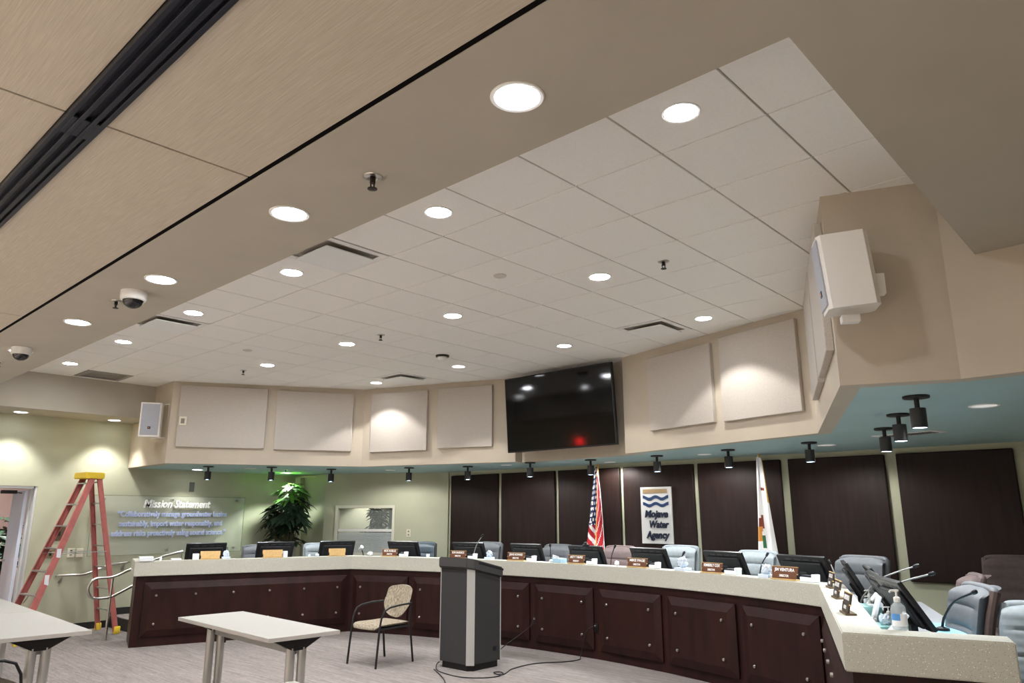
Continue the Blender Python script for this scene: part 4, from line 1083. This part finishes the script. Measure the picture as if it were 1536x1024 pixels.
def whitebox(label, loc, rz, w, up=True):
    t = thing('desk_unit', label, 'desk unit', loc, rz, 'white desk units beside the name plates')
    MB().box(-w/2, -.03, 0, w/2, .05, .042, None, .004).build('body', PAPER, t, 0)
    MB().box(-w/2+.004, -.02, .042, w/2-.02, .05, .058, None, .003).build('dark_top', mat('dark_blue_strip', (38, 38, 54), .4), t, 0)
    MB().box(w/2-.016, -.035, .010, w/2+.016, .045, .078, Matrix.Rotation(R(6), 4, 'Y'), .004).build('end_plate', PAPER, t, 0)
    return t
def crumple(r, seed, sx=1, sz=1):
    rnd = random.Random(seed); b = MB(); bmesh.ops.create_icosphere(b.b, subdivisions=3, radius=r)
    amp = [(Vector((rnd.uniform(-1, 1), rnd.uniform(-1, 1), rnd.uniform(-1, 1))), rnd.uniform(9, 26)/r*.07, rnd.uniform(0, 6)) for _ in range(6)]
    for v in b.b.verts:
        d = v.co.normalized(); k = 1+sum(.085*math.sin(a.dot(d)*f*3+p) for a, f, p in amp)
        v.co = Vector((d.x*r*k*sx, d.y*r*k*sx*.8, max(0, (d.z*r*k+r)*sz*.75)))
    return b
def tissuebox(label, loc, rz, w, seed, boxm=None, h=.055):
    t = thing('tissue_box', label, 'tissue box', loc, rz, 'tissue boxes on the counter')
    MB().box(-w/2, -w*.4, 0, w/2, w*.4, h*.6, None, .004).build('carton', boxm or TISS, t, 0)
    o = crumple(w*.46, seed, .8, 1.15).build('tissue', TISS, t, 20); o.location = (0, 0, h*.5)
    return t
names = [(-20.83, -19.13, 'RICK ROELLE', 'DIRECTOR', 'farthest brown name plate, before the bare olive wall monitor'),
         (-12.97, -11.21, 'RON HANDRICK', 'DIRECTOR', 'brown name plate peeking over the lectern top'),
         (-6.44, -4.57, 'JEANE HOWARD', 'DIRECTOR', 'pale brown name plate at the second dark panel, next past the lectern'),
         (.30, 1.98, 'ARTY T MAPSE', 'PRESIDENT', 'brown name plate lettered PRESIDENT, below the striped flag'),
         (6.55, 8.45, 'MIKE PAGE', 'DIRECTOR', 'brown name plate before the monitor under the logo sign'),
         (13.8, 15.6, 'KIMBERLY COX', 'DIRECTOR', 'brown name plate between the logo sign and the pale flag'),
         (20.0, 22.0, 'JIM VENTURA', 'DIRECTOR', 'largest brown name plate facing the room, nearest the dais corner')]
ulabs = ['plate farthest off, before the bare olive wall', 'plate peeking over the lectern top', 'plate next past the lectern', 'plate lettered PRESIDENT', 'plate under the logo sign', 'plate between logo sign and pale flag', 'largest brown plate at the dais corner']
for (a0, a1, l1, l2, lab), ulab in zip(names, ulabs):
    a = (a0+a1)/2; p = ap(8.575, a); w = 8.575*R(a1-a0)
    nameplate(lab, (p[0], p[1], ZCN), -R(a)+R(5), w*.97, l1, l2, BROWNP, h=.105 if a < 18 else .12)
    w2 = .10 if a < 10 else .15
    a2 = a1+math.degrees((.03+w2/2)/8.6); q = ap(8.60, a2)
    whitebox('white desk unit beside the ' + ulab, (q[0], q[1], ZCN), -R(a2), w2)
for s0, s1, lab in ((.80, 1.06, 'blank blond wood name plate before the monitor below the mission lettering'), (1.63, 1.91, 'blank blond wood name plate before the plant monitor'), (2.585, 2.84, 'blank blond wood name plate before the window blind monitor')):
    p = lpos((s0+s1)/2, .075); nameplate(lab, (p[0], p[1], ZCN), rzl+PI, s1-s0, '', '', TANP, blank=True, h=.11)
p = lpos(.745, .09); tag(MB().box(-.04, -.03, 0, .04, .03, .08, None, .003).build('white_card', PAPER, None, 0), 'small white card block beside the farthest blank blond name plate', 'card'); o = C.objects[-1]; o.location = (p[0], p[1], ZCN); o.rotation_euler.z = rzl
p = lpos(1.95, .09); o = tag(MB().box(-.03, -.03, 0, .03, .03, .09, None, .003).build('white_card', PAPER, None, 0), 'small white card block beside the blond name plate before the plant', 'card'); o.location = (p[0], p[1], ZCN); o.rotation_euler.z = rzl
p = lpos(.13, .10); o = tag(MB().box(-.085, -.11, 0, .085, .11, .055, None, .004).build('paper_stack', PAPER, None, 0), 'stack of white paper on the far free end of the counter', 'paper stack'); o.location = (p[0], p[1], ZCN); o.rotation_euler.z = rzl
p = lpos(.31, .12); o = tag(MB().lathe([(.016, 0), (.016, .04), (.006, .045), (.006, .06), (0, .061)], 14).build('small_bottle', PAPER, None), 'tiny white bottle next to the paper stack on the counter end', 'bottle'); o.location = (p[0], p[1], ZCN)
p = lpos(.50, .11); o = tag(MB().box(-.1, -.06, 0, .1, .06, .022, None, .004).build('flat_box', PAPER, None, 0), 'flat white box on the counter between paper stack and farthest monitor', 'box'); o.location = (p[0], p[1], ZCN); o.rotation_euler.z = rzl+PI/2
p = lpos(1.14, .10); tissuebox('crumpled white tissue standing beside the farthest blank blond name plate', (p[0], p[1], ZCN-.0), rzl, .11, 3, None, .05)
p = lpos(2.31, .12); o = tag(crumple(.022, 9).build('paper_ball', TISS, None, 20), 'tiny crumpled paper wad on the counter between two blond name plates', 'paper wad'); o.location = (p[0], p[1], ZCN)
p = lpos(2.42, .10); o = tag(crumple(.03, 11).build('paper_ball', TISS, None, 20), 'crumpled paper wad next to the blond plate before the blind', 'paper wad'); o.location = (p[0], p[1], ZCN)
q = ap(8.6, -22.4); o = tag(crumple(.042, 13).build('paper_ball', PAPER, None, 20), 'round white crumpled wad on the counter below the window blind', 'paper wad'); o.location = (q[0], q[1], ZCN)
q = ap(8.6, -15.7); o = tag(MB().lathe([(.022, 0), (.028, .05), (.025, .05), (.02, .004), (0, .004)], 16).build('paper_cup', PAPER, None), 'small white cup on the counter before the dark slate chair', 'cup'); o.location = (q[0], q[1], ZCN)
for a, w, sd, lab in ((-8.7, .115, 21, 'white tissue box with a tall tuft just past the lectern'), (11.75, .15, 23, 'white tissue box with crumpled tuft before the pale chair under the logo sign'), (19.25, .13, 27, 'white tissue box touching the biggest brown name plate')):
    q = ap(8.61, a); tissuebox(lab, (q[0], q[1], ZCN), -R(a), w, sd)
q = ap(8.62, -.95); t = thing('tissue_box', 'pale blue box lying open before the chair next to the striped flag', 'tissue box', (q[0], q[1], ZCN), R(-8))
MB().box(-.085, -.05, 0, .085, .05, .055, None, .006).build('carton', mat('sky_blue_card', (168, 204, 226), .6), t, 0); MB().box(-.085, -.055, .05, .03, -.05, .085, Matrix.Rotation(R(10), 4, 'Y')).build('flap', PAPER, t, 0)
q = ap(8.6, -1.75); o = tag(crumple(.025, 31).build('paper_ball', PAPER, None, 20), 'small white wad beside the pale blue open box', 'paper wad'); o.location = (q[0], q[1], ZCN)
q = ap(8.6, 5.25); o = tag(crumple(.035, 33, .8, 1.2).build('paper_ball', PAPER, None, 20), 'small white wad on the counter before the brownish grey chair', 'paper wad'); o.location = (q[0], q[1], ZCN)
# dark task lamp with white shade next to the blind monitor
p = lpos(3.22, .42); t = thing('desk_lamp', 'small white-headed lamp on a dark bent stem beside the blind monitor', 'lamp', (p[0], p[1], ZW))
MB().lathe([(.05, 0), (.05, .012), (.01, .018)], 18).build('base', BLACKP, t); MB().tube(smooth_path([(0, 0, .01), (.02, 0, .12), (0, -.01, .20), (-.03, -.02, .24)]), .008, 8).build('stem', BLACKM, t)
MB().lathe([(.012, 0), (.03, .03), (.028, .09), (0, .095)], 16, Matrix.Translation((-.055, -.03, .215)) @ Matrix.Rotation(R(55), 4, 'Y')).build('shade', TRIMW, t)
# turned name plates on the short arm of the dais
for s, lab, l1 in ((.30, 'name plate seen edge-on at the dais corner, farthest on the short arm', 'DIRECTOR'), (1.15, 'name plate seen at a slant in the middle of the short counter arm', 'LEGAL COUNSEL'), (2.08, 'nearest slanted name plate on the short counter arm, dark with pale lettering', 'GENERAL MANAGER')):
    p = rpos(s, .09); nameplate(lab, (p[0], p[1], ZCN), rzr+PI+R(7), .19, l1, 'MANAGER', mat('dark_plate', (62, 52, 45), .45), h=.125, basem=mat('dark_plate_base', (92, 74, 50), .5))
# gooseneck microphones
def mic(label, base, tip, r=.006, zb=ZW, m=None):
    t = thing('gooseneck_microphone', label, 'microphone', (base[0], base[1], zb), 0, 'gooseneck microphones on the dais')
    d = Vector((tip[0]-base[0], tip[1]-base[1], tip[2]-zb))
    MB().lathe([(.045, 0), (.042, .02), (.02, .028), (.012, .03)], 18).build('base', BLACKP, t)
    pts = smooth_path([Vector((0, 0, .025)), Vector((d.x*.12, d.y*.12, d.z*.35)), Vector((d.x*.45, d.y*.45, d.z*.72)), d*1.0], 8)
    MB().tube(pts, [r*1.25 if i < 8 else r for i in range(len(pts))], 8)  .build('neck', m or BLACKM, t)
    e = (pts[-1]-pts[-2]).normalized(); q = e.to_track_quat('Z', 'Y').to_matrix().to_4x4(); q.translation = d-e*.01
    MB().lathe([(.007, -.005), (.013, .005), (.014, .035), (.009, .045), (0, .047)], 14, q).build('capsule', BLACKP, t)
    return t
for (b_, tp, lab) in ((ap(8.765, -11.4), (*ap(8.78, -10.36), 1.372), 'tall thin gooseneck microphone slanting up behind the lectern'), ((-.62, 7.99), (-.611, 7.97, 1.255), 'upright gooseneck microphone before the chair next to the striped flag'),
                      ((.36, 7.99), (.444, 7.988, 1.27), 'gooseneck microphone before the brownish grey chair'), ((1.38, 7.9), (1.492, 7.871, 1.225), 'gooseneck microphone before the pale chair under the logo sign'), ((2.49, 7.65), (2.622, 7.602, 1.257), 'gooseneck microphone before the pale chair under the pale flag'),
                      ((3.42, 7.30), (3.36, 7.33, 1.22), 'thin pale-lit gooseneck microphone before the grey chair at the inner dais corner')):
    mic(lab, b_, tp, m=mat('grey_neck', (150, 150, 148), .4, metal=.4) if ('lectern' in lab or 'pale-lit' in lab) else None)
mic('gooseneck microphone slanting out behind the edge-on monitors, the upper straight one', rpos(.40, .28), (4.30, 6.52, 1.27), m=mat('grey_neck', (150, 150, 148), .4, metal=.4))
mic('gooseneck microphone slanting out behind the edge-on monitors, the lower bent one', rpos(.94, .29), (4.58, 5.80, 1.265), m=mat('grey_neck', (150, 150, 148), .4, metal=.4))
mic('large gooseneck microphone curving up before the big grey chair, nearest of all', rpos(1.50, .68), (4.93, 5.27, 1.205), .007)
# things on the work surface of the short arm
p = rpos(2.30, .70); o = tag(MB().box(-.62, -.10, 0, .62, .11, .004).build('blue_light_strip', BLUEW, None, 0), 'thin strip painting blue light onto the work surface below the near microphone', 'painted light'); q = rpos(1.75, .73); o.location = (q[0], q[1], ZW+.0005); o.rotation_euler.z = math.atan2(rd.y, rd.x)  # thin blue sheet standing in for bluish light on the work surface
def pumpbottle(name, label, loc, s, blue=True, rz=0):
    t = thing(name, label, 'pump bottle', loc, rz)
    MB().lathe([(0, 0), (.036*s, 0), (.040*s, .008*s), (.041*s, .10*s), (.036*s, .125*s), (.018*s, .142*s), (.016*s, .15*s)], 22).build('bottle', GEL, t)
    MB().lathe([(.018*s, .146*s), (.0185*s, .168*s), (.012*s, .174*s), (.006*s, .176*s), (.006*s, .20*s), (.014*s, .203*s), (.014*s, .212*s), (0, .213*s)], 16).build('pump', TRIMW, t)
    MB().tube([(0, 0, .207*s), (-.03*s, -.012*s, .206*s), (-.038*s, -.015*s, .198*s)], .006*s, 8).build('spout', TRIMW, t)
    if blue:
        b = MB(); P = []
        for z in (.02, .05, .085): P.append([(.0425*s*math.cos(R(a)), .0425*s*math.sin(R(a)), z*s) for a in range(200, 341, 10)])
        F = b.grid(P); [setattr(f, 'material_index', 1) for f in F[14:21]]
        b.build('label', [PAPER, LABELB], t, recalc=False)
    return t
pumpbottle('sanitizer_bottle', 'large clear pump sanitizer bottle with blue label on the counter end', (4.745, 4.40, ZCN), .94, True, R(25))
pumpbottle('soap_bottle', 'small pump bottle behind the dais corner, farthest of the little bottles', (*rpos(.62, .34), ZW), .80, False)
pumpbottle('soap_bottle', 'white pump top bottle standing behind the teal box on the short arm', (*rpos(1.10, .30), ZW), .80, False)
pumpbottle('soap_bottle', 'small clear pump bottle between the tilted cards and the monitors', (*rpos(1.62, .36), ZW), .72, False)
pumpbottle('soap_bottle', 'squat clear bottle low beside the nearest tilted card', (*rpos(1.72, .27), ZW), .5, False)
p = rpos(1.25, .29); t = thing('tissue_box', 'teal tissue box behind the slanted middle name plate', 'tissue box', (p[0], p[1], ZW), rzr); MB().box(-.11, -.06, 0, .11, .06, .12, None, .004).build('carton', TEALP, t, 0); MB().box(-.06, -.02, .12, .06, .02, .123).build('opening', PAPER, t, 0)
p = rpos(1.86, .31); t = thing('tissue_box', 'teal carton with white tissue low behind the nearest slanted name plate', 'tissue box', (p[0], p[1], ZW), rzr); MB().box(-.10, -.05, 0, .10, .05, .07, None, .004).build('carton', TEALP, t, 0); o = crumple(.05, 41, .8, 1.0).build('tissue', TISS, t, 20); o.location = (0, 0, .06)
for s, o_, ti, lab in ((.86, .28, 40, 'white phone-like slab tilted on the desk, farthest of three'), (1.44, .30, 18, 'white tall slab leaning on the desk, middle of three'), (2.05, .31, 42, 'white slab tilted low behind the nearest slanted name plate')):
    p = rpos(s, o_); t = thing('desk_phone', lab, 'desk unit', (p[0], p[1], ZW), rzr, None)
    M = Matrix.Translation((0, .03, .012)) @ Matrix.Rotation(R(ti), 4, 'X')
    MB().box(-.06, -.012, 0, .06, .012, .20, M, .006).build('slab', PAPER, t, 0); MB().box(-.03, -.014, .15, .03, -.011, .18, M).build('display', mat('grey_window', (140, 144, 150), .3), t, 0); MB().box(-.06, -.04, 0, .06, .06, .014, None, .004).build('foot', BLACKP, t, 0)
p = rpos(2.28, .27); o = tag(MB().box(-.07, -.05, 0, .07, .05, .03, None, .006).build('white_box', PAPER, None, 0), 'small white box with grey dots low beside the nearest monitor foot', 'box'); o.location = (p[0], p[1], ZW); o.rotation_euler.z = rzr

# ------------------------------------------------------------------ plants
def leaf(b, base, d, up, L, W, droop, mi=0):
    d = d.normalized(); s = d.cross(up)
    if s.length < 1e-3: s = d.cross(Vector((1, 0, 0)))
    s.normalize(); nrm = s.cross(d).normalized()
    prof = [(0, .05), (.22, .62), (.5, 1), (.78, .66), (1, .02)]
    mid, le, ri = [], [], []
    for u, w in prof:
        c = base+d*L*u-Vector((0, 0, 1))*droop*L*u*u
        mid.append(b.b.verts.new(c-nrm*W*.12*w)); le.append(b.b.verts.new(c+s*W*w*.5+nrm*W*.06*w)); ri.append(b.b.verts.new(c-s*W*w*.5+nrm*W*.06*w))
    for i in range(4):
        f = b.b.faces.new([le[i], le[i+1], mid[i+1], mid[i]]); f.material_index = mi; f.smooth = True
        f = b.b.faces.new([mid[i], mid[i+1], ri[i+1], ri[i]]); f.material_index = mi; f.smooth = True
def bushy(name, label, loc, crown, n, seed, L, W, nl, pot_r, pot_h, mats, z0, top=99):
    rnd = random.Random(seed)
    t = thing(name, label, 'plant', loc)
    b = MB(); st = MB()
    for k in range(n):
        while True:
            q = Vector((rnd.uniform(-1, 1), rnd.uniform(-1, 1), rnd.uniform(-1, 1)))
            if q.length < 1 and q.length > .35: break
        ctr = crown(q)
        origin = Vector((rnd.uniform(-.05, .05), rnd.uniform(-.05, .05), pot_h))
        m1 = origin.lerp(ctr, .55)+Vector((0, 0, .12))
        if k % 2 == 0: st.tube([origin, m1*.6+Vector((0, 0, z0*.25)), m1, ctr], [.010, .008, .006, .004], 5)
        axis = (Vector((q.x*.8, q.y*.8, .9))).normalized()
        a = axis.orthogonal().normalized(); c = axis.cross(a)
        ph = rnd.uniform(0, 6)
        for i in range(nl):
            an = ph+2*PI*i/nl
            d = (a*math.cos(an)+c*math.sin(an))+axis*rnd.uniform(-.05, .35)
            leaf(b, ctr, d, axis, L*rnd.uniform(.75, 1.15), W*rnd.uniform(.8, 1.2), rnd.uniform(.15, .5), 1 if ctr.z > top else 0)  # leaves above top get the green with light painted in
    b.build('foliage', mats, t, 0, recalc=False)
    st.build('stems', STEMM, t)
    MB().lathe([(0, 0), (pot_r*.75, 0), (pot_r, pot_h*.9), (pot_r*1.04, pot_h), (pot_r*.94, pot_h), (pot_r*.9, pot_h*.92), (0, pot_h*.92)], 24).build('pot', POTM, t)
    return t
def crown1(q):
    z = 1.42+.60*q.z
    if q.x > -.1: return Vector((.10+.34*q.x, q.y*.26, z+.09))
    return Vector((-.14+.40*q.x, q.y*.24, z-.06))
bushy('potted_umbrella_plant', 'tall dark green whorled-leaf plant in the corner behind the dais, lit from above', (-5.93, 7.10, ZP), crown1, 74, 5, .21, .068, 8, .2, .34, [GREEND, GREENLIT], 1.0, top=1.90-.17)
bushy('potted_bush', 'leafy green plant standing in the corridor seen through the doorway', (-8.7, 3.42, 0), lambda q: Vector((q.x*.35, q.y*.42, 1.22+.46*q.z)), 40, 8, .26, .08, 6, .2, .5, GREEND, .8)

q = WM @ Vector((.62, .95, 0))
bushy('potted_ficus', 'dark leafy plant seen through the interior window above the blind', (q.x, q.y, 0), lambda q: Vector((q.x*.30, q.y*.25, 1.50+.34*q.z)), 40, 15, .17, .06, 6, .16, .4, GREEND, .8)
q = WM @ Vector((.0, 1.3, 2.36))
downlight((q.x, q.y, 2.36), 'downlight of the back room beyond the interior window', 'back room downlights', 10, lens=LENSW2)
# a lit exit sign on the entrance wall, farther back towards the rear of the room
t = thing('exit_sign', 'red-lettered exit sign on the entrance wall farther back in the room', 'sign', (XW, -1.45, 2.45))
MB().box(.0, -.16, -.1, .05, .16, .1, None, .006).build('housing', TRIMW, t, 0)
text('legend', 'EXIT', .16, .002, REDL, t, basis((.053, 0, 0), (0, 1, 0)), bold=.006, width=.26)

# ------------------------------------------------------------------ camera, world, colour management
W_ = bpy.data.worlds.new('world'); bpy.context.scene.world = W_; W_.use_nodes = True
W_.node_tree.nodes['Background'].inputs[0].default_value = (.02, .02, .022, 1)
W_.node_tree.nodes['Background'].inputs[1].default_value = 1
cam = bpy.data.cameras.new('camera'); co = bpy.data.objects.new('camera', cam); C.objects.link(co)
cam.sensor_width = 36; cam.lens = 36*1090/1536; cam.clip_start = .05
th = -.743; pit = R(13.53)
fwd = Vector((math.sin(th)*math.cos(pit), math.cos(th)*math.cos(pit), math.sin(pit)))
co.location = (6.0, 0, 1.65); co.rotation_euler = fwd.to_track_quat('-Z', 'Y').to_euler()
sc = bpy.context.scene; sc.camera = co
sc.view_settings.view_transform = 'Standard'; sc.view_settings.look = 'None'; sc.view_settings.gamma = 1; sc.view_settings.use_curve_mapping = False
sc.view_settings.exposure = 3.0
sc.cycles.use_denoising = True
sc.cycles.max_bounces = 10; sc.cycles.diffuse_bounces = 5; sc.cycles.glossy_bounces = 4; sc.cycles.transmission_bounces = 6
sc.cycles.sample_clamp_indirect = 6; sc.cycles.caustics_reflective = False; sc.cycles.caustics_refractive = False
